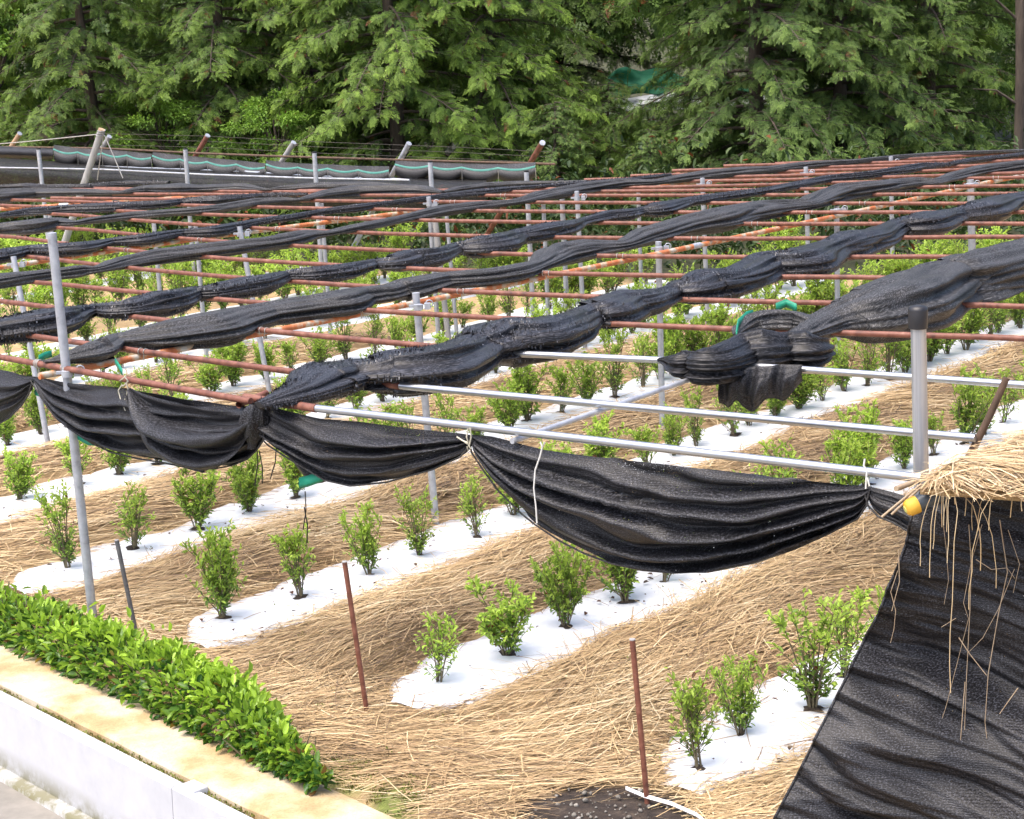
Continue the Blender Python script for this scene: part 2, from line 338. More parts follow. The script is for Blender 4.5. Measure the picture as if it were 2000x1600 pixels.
# white mulch film, one strip per row
FW = {}
def film(k):
    n0 = ROWN[k]; d0 = 7.86+.04*k; d1 = d0+1
    # run to the far edge of the field or the frame edge
    while d1 < 34:
        p = rowpt(n0, d1); px, py, _ = proj((*p, 0))
        if px > 2150 or p[1] > fieldend(p[0]): break
        d1 += .3
    dd = d0; P = []
    start = d0
    while dd < d0+26:
        p = rowpt(n0, dd); px, py, _ = proj((*p, 0))
        if px > -250: start = dd; break
        dd += .3
    step = .1 if k < 5 else .25
    ds = np.arange(start, d1, step); UV = []
    for d in ds:
        e = 1 if start > d0+.2 else sm(0, .38, d-start)*.6+.4
        lo = n0-(.28+.17*fbm(d*1.3, k*7.1)+.05*fbm(d*6, k))*e; hi = n0+(.64+.18*fbm(d*1.3, k*7.1+40)+.05*fbm(d*6, k+9))*e
        row = []
        for j in range(9):
            t = j/8; n = lo+(hi-lo)*t; q = rowpt(n, d)
            z = .034+.035*math.sin(math.pi*t)+.018*fbm(q[0]*2.2, q[1]*2.2, 9)
            if j in (0, 8): z = -.02
            row.append((q[0], q[1], z))
        P.append(row)
    mb = MB(); mb.grid(P); o = mb.build('mulch_film', M['film'])
    side = ['nearest row, by the black curtain', 'second row from the curtain', 'third row from the curtain', 'fourth row from the curtain'][k] if k < 4 else f'{ORD[k]} row counted back from the curtain'
    tag(o, f'white plastic mulch film strip under the {side}', 'mulch film', 'white mulch film strips under the tea rows')
    return start, d1
for k in range(11): FW[k] = film(k)
# loose straw
def straw(name, pts_fn, N, seed, kind='stuff', parent=None, wid=(.0013, .0031), ln=(.12, .5)):
    r = np.random.default_rng(seed); V = []; Q = []; T = []
    c = 0
    while c < N:
        out = pts_fn(r)
        if out is None: continue
        x, y, z, a, tilt, tone = out
        L = r.uniform(*ln); w = r.uniform(*wid)*max(1, y/11.5); bend = r.normal(0, .25); seg = 3
        p = np.array([x, y, z]); b0 = len(V)
        for i in range(seg+1):
            aa = a+bend*(i/seg-.5); side = np.array([-math.sin(aa), math.cos(aa), .35*math.sin(c)])
            V.append(p-side*w); V.append(p+side*w); T += [(tone, 0, 0)]*2
            st = L/seg; p = p+np.array([math.cos(aa)*st, math.sin(aa)*st, (tilt*(1 if i < seg/2 else -1.2))*st])
        for i in range(seg): j = b0+2*i; Q.append((j, j+1, j+3, j+2))
        c += 1
    return npmesh(name, V, Q, T, M['straw'], parent)
def field_straw(r):
    # sample in the visible trapezoid, denser near
    y = 9+ (24-9)*r.random()**1.6; hw = y*.29+.3; x = r.uniform(-hw, hw)
    if slabdist(x, y) > -.06: return None
    p = np.array([x, y]); n, d = p@NV, p@DV; k = round((n-5.73)/2.1)
    rr = n-(5.73+2.1*k)
    if k >= 0 and d > 7.9:
        lim = .42+.22*fbm(d*1.3, k*7.1+(40 if rr > 0 else 0))+.10*fbm(d*4, k+3)
        lim *= .45+.55*sm(7.8, 8.45+.4*fbm(n*5, 3), d)
        tip = d < 8.12+.55*fbm(n*6, k*3.3, 2)
        if abs(rr) < lim and r.random() > (.55 if tip else .08): return None
    px, py, _ = proj((x, y, .05))
    a = R(32)+ .55*fbm(x*.55, y*.55, 2)*1.6+r.normal(0, .34)
    if r.random() < .2: a = r.uniform(0, 6.28)
    if d < 8.1: a -= .35
    if r.random() < .5: a += math.pi
    if slabdist(x+.5*math.cos(a), y+.5*math.sin(a)) > -.05: return None
    if px > 560 and py > 1380:
        ex, ey, _ = proj((x+.3*math.cos(a), y+.3*math.sin(a), .05))
        for qx, qy in ((px, py), (ex, ey)):
            if ((qx-1190)/185)**2+((qy-1612)/80)**2 < 1 and r.random() > .03: return None
            if ((qx-790)/75)**2+((qy-1562)/34)**2 < 1 and r.random() > .25: return None
            if ((qx-690)/60)**2+((qy-1515)/40)**2 < 1 and r.random() > .3: return None
    tone = np.clip(.46+.42*fbm(x*.9, y*.9, 8)+r.normal(0, .22), 0, 1)
    return x, y, gz(x, y)+.006+abs(r.normal(0, .014)), a, abs(r.normal(0, .05)), tone
tag(straw('loose_straw', field_straw, 105000, 3), kind='stuff')
def debris():
    r = np.random.default_rng(61); P = []; 
    while len(P) < 260:
        y = 9.6+9*r.random()**1.4; x = r.uniform(-.29*y, .29*y); q = np.array([x, y]); k = round((q@NV-5.55)/2.1); rr = q@NV-(5.55+2.1*k)
        if k < 0 or q@DV < 8.2 or abs(rr) > .42: continue
        P.append((x, y, .085))
    P = np.array(P); n = len(P); D = rdir(n, r)*np.array([1, 1, .15]); L = r.uniform(.012, .06, n)
    V, Q, T = leaves(P, D, np.tile([0, 0, 1.], (n, 1))+rdir(n, r)*.4, L, L*r.uniform(.25, .8, n), np.stack([r.random(n)*.25, r.random(n)*.5, 0*L], 1)); tag(npmesh('leaf_litter', V, Q, T, M['litter']), kind='stuff')
M['litter'] = leafmat('leaf_litter', (.035, .025, .018), (.12, .08, .045), .7, .0)
# gravel and moss stones in the bare corner
def gravel():
    mb = MB(); r = random.Random(5)
    for i in range(210):
        px, py = r.gauss(1150, 95), r.uniform(1540, 1650)
        p = onz(px, py, .06); s = .004+.014*r.random()**2.5
        V = []; 
        for a in range(4):
            for b in range(6):
                ph = math.pi*(a+.5)/4; th = 6.283*b/6
                q = s*(1+r.uniform(-.25, .25)); V.append(p+np.array([q*math.sin(ph)*math.cos(th), q*math.sin(ph)*math.sin(th), .7*q*math.cos(ph)]))
        F = [(a*6+b, (a+1)*6+b, (a+1)*6+(b+1) % 6, a*6+(b+1) % 6) for a in range(3) for b in range(6)]+[tuple(range(6))]
        mb.add(V, F)
    tag(mb.build('gravel', M['stone']), kind='stuff')
gravel()
# ------------------------------------------------------------------ kerb slab, gutter gap, white barrier, road
def slabpt(t, s, z): q = SA+SD*t+SN*s; return np.array([q[0], q[1], z])
def kerb():
    mb = MB(); w = .38
    def off(t): return .0
    ts = np.arange(-4, 7.5, .2); top = []
    for t in ts:
        j0 = .010*fbm(t*3, 1); j1 = .012*fbm(t*3, 9)
        top.append([slabpt(t, -.10, -.3), slabpt(t, -.09+j0, .035), slabpt(t, 0+j0, .05), slabpt(t, w/2, .052+.004*fbm(t, 3)), slabpt(t, w-.02+j1, .05), slabpt(t, w+j1, .03), slabpt(t, w+.005, -.3)])
    mb.grid(top, smooth=False); o = mb.build('kerb_slab', M['concrete']); tag(o, 'ochre stained flat concrete kerb slab in front of the low hedge', 'kerb')
    g = MB(); rows = []
    for t in np.arange(-4, 7.5, .07): rows.append([slabpt(t, w+.004+s_, -.005+.02*fbm(t*9, s_*30)) for s_ in (0, .012, .024, .036, .05)])
    g.grid(rows); tag(g.build('gutter_gap', M['gutter']), kind='structure')
    # white low barrier: panels with a joint tab
    th = .085; s0 = w+.045
    for i, (a, b) in enumerate(((-4, 3.05), (3.056, 7.5))):
        loc = slabpt(a if i else .5, s0, -.45); e = thing('concrete_barrier', ['white concrete barrier panel with green stains, at the left corner', 'white concrete barrier panel beginning at the raised joint tab'][i], 'barrier', loc, 'white barrier panels along the kerb')
        m2 = MB(); rows = []
        for t in (a, a+.01, *np.arange(a+.2, b-.1, .25), b-.01, b):
            rows.append([slabpt(t, s0, -.5), slabpt(t, s0, .018), slabpt(t, s0+.01, .03), slabpt(t, s0+th-.01, .03), slabpt(t, s0+th, .018), slabpt(t, s0+th+.02, -.5)])
        m2.grid(rows, smooth=False); m2.add([rows[0][j] for j in range(6)], [(0, 1, 2, 3, 4, 5)], None, False); m2.add([rows[-1][j] for j in range(6)], [(5, 4, 3, 2, 1, 0)], None, False)
        shift(m2, loc).build('panel', M['whitewall'], e)
        m3 = MB(); rows = []
        for t in (a, b): rows.append([slabpt(t, s0+th+.018, -.455), slabpt(t, s0+th+.09, -.465), slabpt(t, s0+th+.10, -.52)])
        m3.grid(rows); shift(m3, loc).build('footing', M['whitewall'], e)
        if i == 1:
            m4 = MB(); ax = np.array([[SD[0], SD[1], 0], [SN[0], SN[1], 0], [0, 0, 1]])
            m4.box(slabpt(3.16, s0+.0, -.03), (.15, .10, .15), ax); tb = shift(m4, loc).build('joint_tab', M['whitewall'], e)
            bv = tb.modifiers.new('b', 'BEVEL'); bv.width = .008; bv.segments = 2
    rd = MB(); rd.grid([[slabpt(t, s, -.50) for s in (s0+.1, s0+2, s0+14)] for t in (-30, -6, 8, 30)]); tag(rd.build('road', M['road']), kind='structure')
kerb()
# ------------------------------------------------------------------ leaf helpers (numpy)
def leaves(P, D, U, L, W, tone, fold=.25):
    """P base points (n,3), D direction, U approx normal, L, W sizes -> two quads per leaf folded along the midrib"""
    n = len(P); D = D/np.linalg.norm(D, axis=1, keepdims=True)
    S = np.cross(D, U); S /= (np.linalg.norm(S, axis=1, keepdims=True)+1e-9); N = np.cross(S, D)
    L = L[:, None]; W = W[:, None]
    t = P+D*L-N*L*.10; e = N*W*fold
    l1 = P+D*L*.30+S*W*.45+e*.8; l2 = P+D*L*.70+S*W*.40+e; r1 = P+D*L*.30-S*W*.45+e*.8; r2 = P+D*L*.70-S*W*.40+e
    V = np.stack([P, l1, l2, t, r2, r1], 1).reshape(-1, 3)
    I = np.arange(n)[:, None]*6
    Q = np.concatenate([I+np.array([0, 3, 2, 1]), I+np.array([0, 5, 4, 3])], 1).reshape(-1, 4)
    return V, Q, np.repeat(tone, 6, 0)
def rdir(n, r): 
    v = r.normal(size=(n, 3)); return v/np.linalg.norm(v, axis=1, keepdims=True)
debris()
def moss():
    r = np.random.default_rng(71); P = []
    for cx, cy, rx, ry, n in ((690, 1512, 50, 34, 700), (785, 1560, 70, 30, 1100), (850, 1400, 20, 8, 120), (1180, 1510, 25, 8, 60)):
        for _ in range(n):
            a, q = r.uniform(0, 6.28), r.random()**.6; p = onz(cx+rx*q*math.cos(a), cy+ry*q*math.sin(a), .03)
            if slabdist(p[0], p[1]) < -.09 and fbm(p[0]*7, p[1]*7, 4) > -.15: P.append((p[0], p[1], gz(p[0], p[1])*sm(.1, .3, -slabdist(p[0], p[1]))+.008))
    for _ in range(2600):
        t = r.uniform(-3, 5)
        if fbm(t*3, 2, 8) > -.1: P.append(tuple(slabpt_(t, .385+.035*r.random(), .0+.012*r.random())))
    for _ in range(70):
        y = r.uniform(9.6, 17); x = r.uniform(-.28*y, .28*y)
        if slabdist(x, y) > -.3: continue
        for _ in range(9): P.append((x+r.normal(0, .02), y+r.normal(0, .02), gz(x, y)+.02+.04*r.random()))
    P = np.array(P); n = len(P); D = rdir(n, r)+np.array([0, 0, .9]); L = r.uniform(.008, .024, n)
    V, Q, T = leaves(P, D, np.tile([0, 0, 1.], (n, 1))+rdir(n, r)*.8, L, L*.5, np.stack([np.clip(r.normal(.5, .25, n), 0, 1), (r.random(n) < .2)*.6, 0*L], 1)); tag(npmesh('moss', V, Q, T, M['mossleaf']), kind='stuff')
def slabpt_(t, s, z): q = SA+SD*t+SN*s; return np.array([q[0], q[1], z])
M['mossleaf'] = leafmat('moss_leaf', (.07, .085, .02), (.26, .31, .05), .7, .2)
moss()
# ------------------------------------------------------------------ tea bushes
def tea_proto(seed, h, w, dens=1.0):
    r = np.random.default_rng(seed)
    P = []; D = []; T = []; Ls = []; st = MB()
    nst = r.integers(6, 9)
    for s in range(nst):
        az = 6.283*(s+r.random())/nst; lean = r.uniform(.05, .36)*w/h*1.25
        top = np.array([math.cos(az)*lean*h, math.sin(az)*lean*h, h*r.uniform(.72, 1.0)])
        base = np.array([math.cos(az)*.015, math.sin(az)*.015, 0]); mid = (base+top)/2+np.array([math.cos(az), math.sin(az), 0])*-.03
        path = [base*(1-t)**2+2*mid*t*(1-t)+top*t*t for t in np.linspace(0, 1, 7)]
        st.tube(path, [.006*(1-.75*t) for t in np.linspace(0, 1, 7)], 5, False)
        for j in range(int(14*dens)):
            t0 = r.uniform(.05, .95); p0 = base*(1-t0)**2+2*mid*t0*(1-t0)+top*t0*t0
            a2 = r.uniform(0, 6.283); L2 = r.uniform(.08, .24)*(1.25-t0*.6)
            dirb = np.array([math.cos(a2)*.75, math.sin(a2)*.75, r.uniform(.5, 1.4)]); dirb /= np.linalg.norm(dirb)
            p1 = p0+dirb*L2; st.tube([p0, p1], [.0025, .0012], 4, False)
            for q in range(int(11*dens)):
                tt = r.uniform(.15, 1.0); p = p0+(p1-p0)*tt; d = dirb*r.uniform(.4, 1.0)+rdir(1, r)[0]*.95+np.array([0, 0, .05])
                P.append(p); D.append(d); hh = p[2]/h
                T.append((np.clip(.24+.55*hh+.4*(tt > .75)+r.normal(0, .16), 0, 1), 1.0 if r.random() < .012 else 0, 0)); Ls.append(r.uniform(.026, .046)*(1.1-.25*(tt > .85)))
        for q in range(8):          # top shoot
            t0 = 1-.04*q; p = base*(1-t0)**2+2*mid*t0*(1-t0)+top*t0*t0; d = rdir(1, r)[0]*.7+np.array([0, 0, 1.])
            P.append(p); D.append(d); T.append((np.clip(.85+r.normal(0, .12), 0, 1), 0, 0)); Ls.append(r.uniform(.035, .055))
    P, D, T, Ls = map(np.array, (P, D, T, Ls))
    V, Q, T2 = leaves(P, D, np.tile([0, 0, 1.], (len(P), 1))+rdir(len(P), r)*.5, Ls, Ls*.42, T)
    so = MB(); ring = [(.05*(.6+1.1*r.random())*math.cos(a), .05*(.6+1.1*r.random())*math.sin(a), .012) for a in np.linspace(0, 6.283, 12)[:-1]]
    so.add(ring+[(0, 0, .03)], [(i, (i+1) % 11, 11) for i in range(11)])
    return (V, Q, T2), st, so
TEA = []
for i, (h, w) in enumerate(((.56, .42), (.46, .52), (.66, .40), (.42, .36), (.52, .60), (.60, .32), (.55, .5))):
    lf, st, so = tea_proto(100+i, h, w, (1.0, 1.15, .8, .75, 1.25, .7, 1.05)[i])
    root = thing('tea_bush', '', 'tea bush', (0, 0, -50))
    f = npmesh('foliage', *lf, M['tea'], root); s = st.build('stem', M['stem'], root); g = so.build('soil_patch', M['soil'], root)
    TEA.append((root, [f, s, g]))
used = [False]*len(TEA)
def place_tea(i, x, y, z, rz, sc, label, far):
    root, ch = TEA[i]
    if not used[i]: used[i] = True; o = root
    else:
        o = root.copy(); COL.objects.link(o)
        for c in ch[:2 if far else 3]:
            d = c.copy(); COL.objects.link(d); d.parent = o
    o.location = (x, y, z); o.rotation_euler = (random.gauss(0, .07), random.gauss(0, .07), rz); w_ = random.uniform(.85, 1.2); o.scale = (sc*w_, sc*w_, sc*random.uniform(.88, 1.14))
    tag(o, label, 'tea bush', 'young tea bushes planted in rows')
TROW = {0: [8.13, 8.66, 9.25, 9.8, 10.35], 1: [8.3, 8.95, 9.61, 10.25, 10.77], 2: [8.4, 9.05, 9.71, 10.3, 10.94], 3: [8.54, 9.2, 9.86, 10.45, 11.04]}
nteas = 0

for k in range(12):
    ds = list(TROW.get(k, [8.6+.1*k])); 
    while ds[-1] < 36: ds.append(ds[-1]+(.37 if (lambda q: q[1] > 25.5 or (q[0] > 1.6 and q[1] > 19.5))(rowpt(ROWN[k], ds[-1])) else (.45 if rowpt(ROWN[k], ds[-1])[1] > 16.5 else .63)))
    idx = 0
    for d in ds:
        n = ROWN[k]+.14+random.gauss(0, .05); p = rowpt(n, d+random.gauss(0, .03)*(d > 11))
        px, py, zz = proj((*p, .3))
        if p[1] > fieldend(p[0])-.2: break
        idx += 1
        if not (-45 < px < 2045 and py < 1640): continue
        if px > 1795 and py > 935: continue           # wholly behind the black curtain
        if px > 1640 and py > 1330: continue
        far = p[1] > 20; dense = p[1] > 25.5 or (p[0] > 1.6 and p[1] > 19.5)
        sc = random.uniform(.78, 1.18)*(1.3 if dense else (1.16 if p[1] < 16 else 1.04))
        rowname = f'{ORD[k]} row from the curtain'
        if k <= 3 and idx <= 12: label = f'young green tea bush, {ORD[idx-1]} from the near end of the {rowname}'
        elif far: label = f'young tea bush in the dense far part of the {rowname}'
        else: label = f'young tea bush in the middle part of the {rowname}'
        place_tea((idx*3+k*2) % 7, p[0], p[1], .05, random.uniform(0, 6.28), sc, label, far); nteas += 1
print('tea bushes', nteas)
for u, (root, ch) in zip(used, TEA):
    if not u:
        for c in ch: bpy.data.objects.remove(c)
        bpy.data.objects.remove(root)
# ------------------------------------------------------------------ low hedge behind the kerb slab
def hedge():
    r = np.random.default_rng(21); loc = slabpt(.5, -.2, .05); e = thing('low_hedge', 'low clipped hedge of glossy bright green leaves behind the kerb slab', 'hedge', loc)
    n = 11500; t = r.uniform(-3.2, 3.85, n); a = r.uniform(-.55, math.pi+.5, n); rad = r.random(n)**.35
    end = np.clip((3.85-t)/.5, .25, 1)**.5
    hh = (.26+.03*np.sin(t*3.1)+.03*np.sin(t*7.7))*np.clip((t+.5)/1.6, .55, 1)*np.clip((3.95-t)/1.1, .35, 1)**.6; wd = .25+.03*np.sin(t*4.3+1)
    W_ = wd*np.clip((3.9-t)/1.5, .12, 1); s = .03-W_+W_*np.cos(a)*rad; z = .05+np.clip(.06+np.sin(a)*rad*hh*.95*end, .02, None)+r.normal(0, .012, n)+(r.random(n) < .14)*np.abs(r.normal(0, .06, n))*(np.sin(a) > .5)
    P = np.array([SA[0]+SD[0]*t+SN[0]*s, SA[1]+SD[1]*t+SN[1]*s, z]).T
    out = np.array([SN[0]*np.cos(a), SN[1]*np.cos(a), np.maximum(.15, np.sin(a))+.35]).T
    D = out*.8+rdir(n, r)*.85; L = r.uniform(.035, .09, n)
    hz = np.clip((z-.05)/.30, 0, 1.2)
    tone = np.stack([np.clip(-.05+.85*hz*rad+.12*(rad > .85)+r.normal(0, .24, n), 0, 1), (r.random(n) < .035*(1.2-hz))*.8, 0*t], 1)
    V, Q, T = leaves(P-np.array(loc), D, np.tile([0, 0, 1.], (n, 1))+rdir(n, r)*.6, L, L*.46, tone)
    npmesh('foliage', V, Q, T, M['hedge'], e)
    st = MB()
    for i in range(150):
        tt = r.uniform(-3.2, 3.7); p = slabpt(tt, -.24*min(1, (3.9-tt)/1.5)+r.normal(0, .05), .04); q = p+np.array([r.normal(0, .07), r.normal(0, .07), r.uniform(.15, .3)])
        st.tube([p, q], [.006, .003], 5, False)
    shift(st, loc).build('stem', M['stem'], e)
hedge()
# ------------------------------------------------------------------ canopy: pipes
CX = lambda z: z
def fitline(pts, z, deg=2, ext=(0, 0), n=14):
    P = np.array([onz(x, y, z)[:2] for x, y in pts]); a, b = P[0], P[-1]; L = np.linalg.norm(b-a); u = (b-a)/L; w = np.array([-u[1], u[0]])
    s = (P-a)@u; q = (P-a)@w; deg = min(deg, len(pts)-1); c = np.polyfit(s, q, deg) if deg > 1 else np.array([0., 0.])
    ss = np.linspace(-ext[0], L+ext[1], n if deg > 1 else 3); return [np.array([*(a+u*t+w*np.polyval(c, np.clip(t, 0, L))), z]) for t in ss]
PIPES = []
def pipe(name, pts, mat, rad, label, grp, z=H, ext=(0, 0), deg=2, ties=(), end=False):
    P = fitline(pts, z, deg, ext); loc = P[0]; e = thing(name, label, 'pipe', loc, grp)
    mb = MB(); mb.tube(P, rad, 12); shift(mb, loc).build('tube', mat, e)
    for tx in ties:
        q = tube_at(P, tx)
        if q is None: continue
        p, u = q; mt = MB()
        for o_ in (-.03, .03):
            c = p+u*o_; s = np.array([-u[1], u[0], 0]); ring = [c+(rad+.003)*(math.cos(a)*s+math.sin(a)*np.array([0, 0, 1.])) for a in np.linspace(0, 6.283, 13)]
            mt.tube(ring, .0035, 5, False)
        mt.tube([p-np.array([0, 0, rad]), p-np.array([.0, 0, rad+.05])], .004, 5, False)
        shift(mt, loc).build('wire_tie', M['wire'], e)
    PIPES.append(P); return P
def tube_at(P, px):
    for a, b in zip(P[:-1], P[1:]):
        xa, xb = proj(a)[0], proj(b)[0]
        if min(xa, xb) <= px <= max(xa, xb):
            t = (px-xa)/(xb-xa); u = (b-a)/np.linalg.norm(b-a); return a+(b-a)*t, u
    return None
GR = 'rusty canopy pipes'; GS = 'new silver canopy pipes'
front = pipe('rusty_pipe', [(-60, 687), (0, 697), (245, 739), (465, 779), (490, 784)], M['rust'], .023, 'rusty front edge pipe from the left frame edge to the open pipe end', GR, deg=1, z=H)
pipe('rusty_pipe', [(478, 776), (618, 798)], M['rust'], .027, 'short rusty sleeve of the front edge pipe above the hanging knot', GR, deg=1)
fs = pipe('silver_pipe', [(612, 797), (1200, 864), (1800, 934)], M['silver'], .0245, 'long silver front edge pipe carrying the big black swag', GS, deg=1)
pipe('rusty_pipe', [(-40, 641), (0, 647), (165, 671), (245, 682), (595, 730), (700, 742)], M['rust'], .0225, 'second rusty pipe, just behind the front edge pipe at left', GR, ties=(280,))
pipe('rusty_pipe', [(690, 741), (782, 754)], M['rust'], .0265, 'short rusty sleeve coming out under the shaggy net, lower one', GR, deg=1)
pipe('silver_pipe', [(778, 753.5), (1350, 803), (1905, 856)], M['silver'], .024, 'second silver pipe behind the front one, ending at the thatch', GS, deg=1)
pipe('rusty_pipe', [(0, 587), (96, 600), (186, 612), (316, 626), (513, 643), (783, 671), (930, 685)], M['rust'], .0225, 'third rusty pipe from the front at left, ending under the shaggy net', GR, ties=(516,), ext=(.5, 0))
pipe('rusty_pipe', [(925, 685), (1010, 691)], M['rust'], .0265, 'short rusty sleeve coming out under the shaggy net, upper one', GR, deg=1)
pipe('silver_pipe', [(1005, 691), (1300, 704)], M['silver'], .024, 'short silver pipe running into the bundled net end', GS, deg=1)
pipe('silver_pipe', [(1350, 707), (1700, 730), (2000, 752)], M['silver'], .024, 'silver pipe from the bundled net end to the right frame edge', GS, ext=(0, .4), deg=1)
FAR = [
 ([(96, 551), (276, 573), (384, 583), (518, 592), (700, 604), (972, 621), (1157, 631), (1436, 642), (1618, 650), (2000, 661)], (706, )),
 ([(52, 499), (190, 516), (266, 525), (400, 540), (556, 551), (650, 556), (746, 559), (877, 567), (1182, 580), (1320, 584), (1500, 590), (1855, 594), (2000, 599)], (902, )),
 ([(0, 462), (94, 472), (212, 481), (300, 490), (427, 504), (623, 518), (734, 524), (884, 531), (1052, 532), (1350, 538), (1500, 541), (1762, 541)], (250, 1067)),
 ([(126, 447), (286, 458), (358, 463), (471, 472), (600, 481), (780, 492), (891, 496), (1035, 498), (1182, 499), (1475, 502), (1625, 502), (1882, 500)], (393, 1212)),
 ([(120, 418), (164, 423), (275, 432), (350, 434), (440, 439), (710, 452), (930, 463), (1003, 466), (1220, 466), (1500, 466), (1742, 464), (2000, 460)], (545, 1358)),
 ([(0, 402), (40, 407), (344, 401.5+7), (398, 418), (536, 421), (624, 421.5), (740, 426), (838, 430), (1000, 439), (1135, 441), (1287, 441), (1455, 440), (1725, 437), (1870, 435), (2000, 431)], (660, 1475)),
 ([(72, 390), (149, 398), (510, 406), (656, 404+1), (736, 403), (860, 406), (952, 410), (1155, 418), (1250, 420), (1360, 420), (1555, 417), (1817, 414), (1965, 411), (2000, 411)], (772, 1582)),
 ([(182, 385), (262, 393), (380, 390), (616, 396), (780, 391), (850, 389), (940, 390), (1062, 394), (1277, 400), (1342, 401), (1430, 401), (1650, 397), (1920, 394)], (885, 1685)),
 ([(289, 380), (393, 378), (475, 383), (950, 378), (1040, 378), (1165, 381), (1337, 385), (1457, 385), (1580, 384), (1742, 380), (1995, 374)], (983, 1775)),
 ([(35, 366), (56, 369), (484, 375), (536, 378), (1040, 370), (1255, 370), (1425, 374), (1542, 371), (1605, 371), (1825, 365), (2000, 361)], (1860,)),
 ([(152, 364), (198, 369), (573, 374), (615, 376), (1345, 360), (1500, 360), (1622, 357), (1710, 355), (1907, 349), (2000, 347)], (1945, )),
 ([(1180, 356), (1430, 351), (1500, 352), (1600, 350), (1707, 347), (1832, 344), (1987, 337)], ()),
 ([(1230, 349), (1500, 343), (1645, 340), (1785, 336), (1850, 332), (2000, 326)], ()),
 ([(1320, 341), (1570, 334), (1712, 330), (1842, 326), (1912, 324), (2000, 320)], ()),
 ([(1400, 331), (1640, 326), (1765, 322), (1930, 316), (2000, 313)], ()),
 ([(1500, 322), (1705, 317), (1850, 315), (1987, 307)], ()),
 ([(1600, 316), (1772, 311), (1915, 302)], ())]
for i, (pts, ties) in enumerate(FAR):
    pipe('rusty_pipe', pts, M['rust'], .0215, f'rusty red pipe crossing the whole canopy, {ORD[i+3]} from the front', GR, ties=ties, ext=(.6, .6))
# diagonal brace and stub end
bz = H-.05
pipe('brace_pipe', [(1000, 862), (1420, 716)], M['galv'], .017, 'thin grey diagonal brace pipe tied under the silver pipes', None, z=bz, deg=1)
q0 = onz(466, 791, H-.03); e = thing('pipe_stub', 'short open rusty pipe end under the front edge pipe', 'pipe', q0)
mb = MB(); mb.tube([q0, onz(520, 768, H-.03)], .022, 12, False); shift(mb, q0).build('tube', M['rust'], e)
# ------------------------------------------------------------------ beams and posts
B1 = fitline([(40, 727), (159, 717), (285, 700), (511, 658), (700, 623), (905, 578), (1070, 543), (1300, 490), (1412, 463), (1587, 426), (1780, 389), (1947, 358)], H-.047, 2, (0, 1.), 30)
B2 = fitline([(-40, 527), (0, 521), (294, 487), (469, 459), (700, 426), (838, 402), (1035, 382), (1372, 366), (1575, 342), (1747, 321)], H-.047, 2, (1, .1), 30)
B3 = fitline([(-20, 410), (40, 406), (175, 399), (297, 390)], H-.047, 1, (1, .8))
for P, lab in ((B1, 'long orange rusted beam nearest the camera, rising from the left post'), (B2, 'middle orange rusted beam behind the smooth grey nets'), (B3, 'far rusted beam low at the left edge of the canopy')):
    e = thing('rusty_beam', lab, 'beam', P[0], 'rusted beams under the canopy pipes'); mb = MB(); mb.tube(P, .0255, 12); shift(mb, P[0]).build('tube', M['rustbeam'], e)
    mc = MB(); i = len(P)//2; u = (P[i+1]-P[i]); u /= np.linalg.norm(u); mc.tube([P[i]-u*.06, P[i]+u*.06], .029, 12); shift(mc, P[0]).build('coupling', M['galv'], e)
def post(base, top, rad, mat, label, clamp=None, cap=None, grp='galvanised canopy posts', beam=None):
    base = np.array(base, float); top = np.array(top, float)
    e = thing('canopy_post', label, 'post', base, grp); mb = MB(); mb.tube([base-np.array([0, 0, .1]), top], rad, 14); shift(mb, base).build('shaft', mat, e)
    if clamp is not None:
        c = np.array(clamp); mc = MB(); mc.tube([c-np.array([0, 0, .022]), c+np.array([0, 0, .022])], rad+.008, 12)
        mc.box(c+np.array([.075, .03, .0]), (.05, .06, .05)); mc.box(c+np.array([-.05, .0, .01]), (.05, .03, .02))
        t = np.linspace(0, 6.283, 10); mc.tube([c+np.array([.09+.03*math.cos(a), .03, .02+.03*math.sin(a)]) for a in t], .005, 5, False)
        shift(mc, base).build('clamp', M['galv'], e)
    if cap: 
        mk = MB(); mk.tube([top-np.array([0, 0, .1]), top-np.array([0, 0, .004]), top+np.array([0, 0, .012]), top+np.array([0, 0, .02])], [rad+.009, rad+.011, rad+.006, rad*.5], 20); shift(mk, base).build('cap', M['blackcap'], e)
    return e
b = onz(182, 1212, .04); post(b, ony(101, 455, b[1]), .033, M['galv'], 'tall galvanised post standing above the front edge pipe at left', np.array([*onz(130, 722, H)[:2], H-.03]))
b = onz(852, 1022, .04); post(b, ony(812, 572, b[1]), .031, M['galv'], 'grey post under the near beam behind the middle swag', onz(817, 600, H-.02))
b = onz(1294, 850, .04); post(b, ony(1286, 472, b[1]), .030, M['galv'], 'grey post under the near beam beside the bundled net end', onz(1287, 487, H-.02))
b = onz(1637, 716, .04); post(b, ony(1634, 403, b[1]), .030, M['galv'], 'grey post under the near beam, right of the bundled net', onz(1635, 412, H-.02))
b = onz(1903, 650, .04); post(b, ony(1895, 351, b[1]), .044, M['galv'], 'thick pale grey post under the near beam at right', onz(1895, 362, H-.02))
b = onz(1803, 925, H-.1); post(np.array([b[0]+.03, b[1], .0]), ony(1793, 604, b[1]), .040, M['zincpost'], 'thick shiny post with a black rubber cap beside the thatch', None, True)
mid = [((28, 518), 26, 'far left post clamped to the middle beam'), ((469, 458), None, 'post clamped to the middle beam behind the left shaggy net'), ((838, 399), None, 'clamped post at the centre of the middle beam'),
       ((1127, 388), None, 'post seen through the canopy right of the picture centre'), ((1372, 362), None, 'far post between the two smooth nets at right'), ((1574, 340), None, 'far post with a clamp above the smooth net at right'), ((1740, 319), None, 'farthest clamped post at the right back corner')]
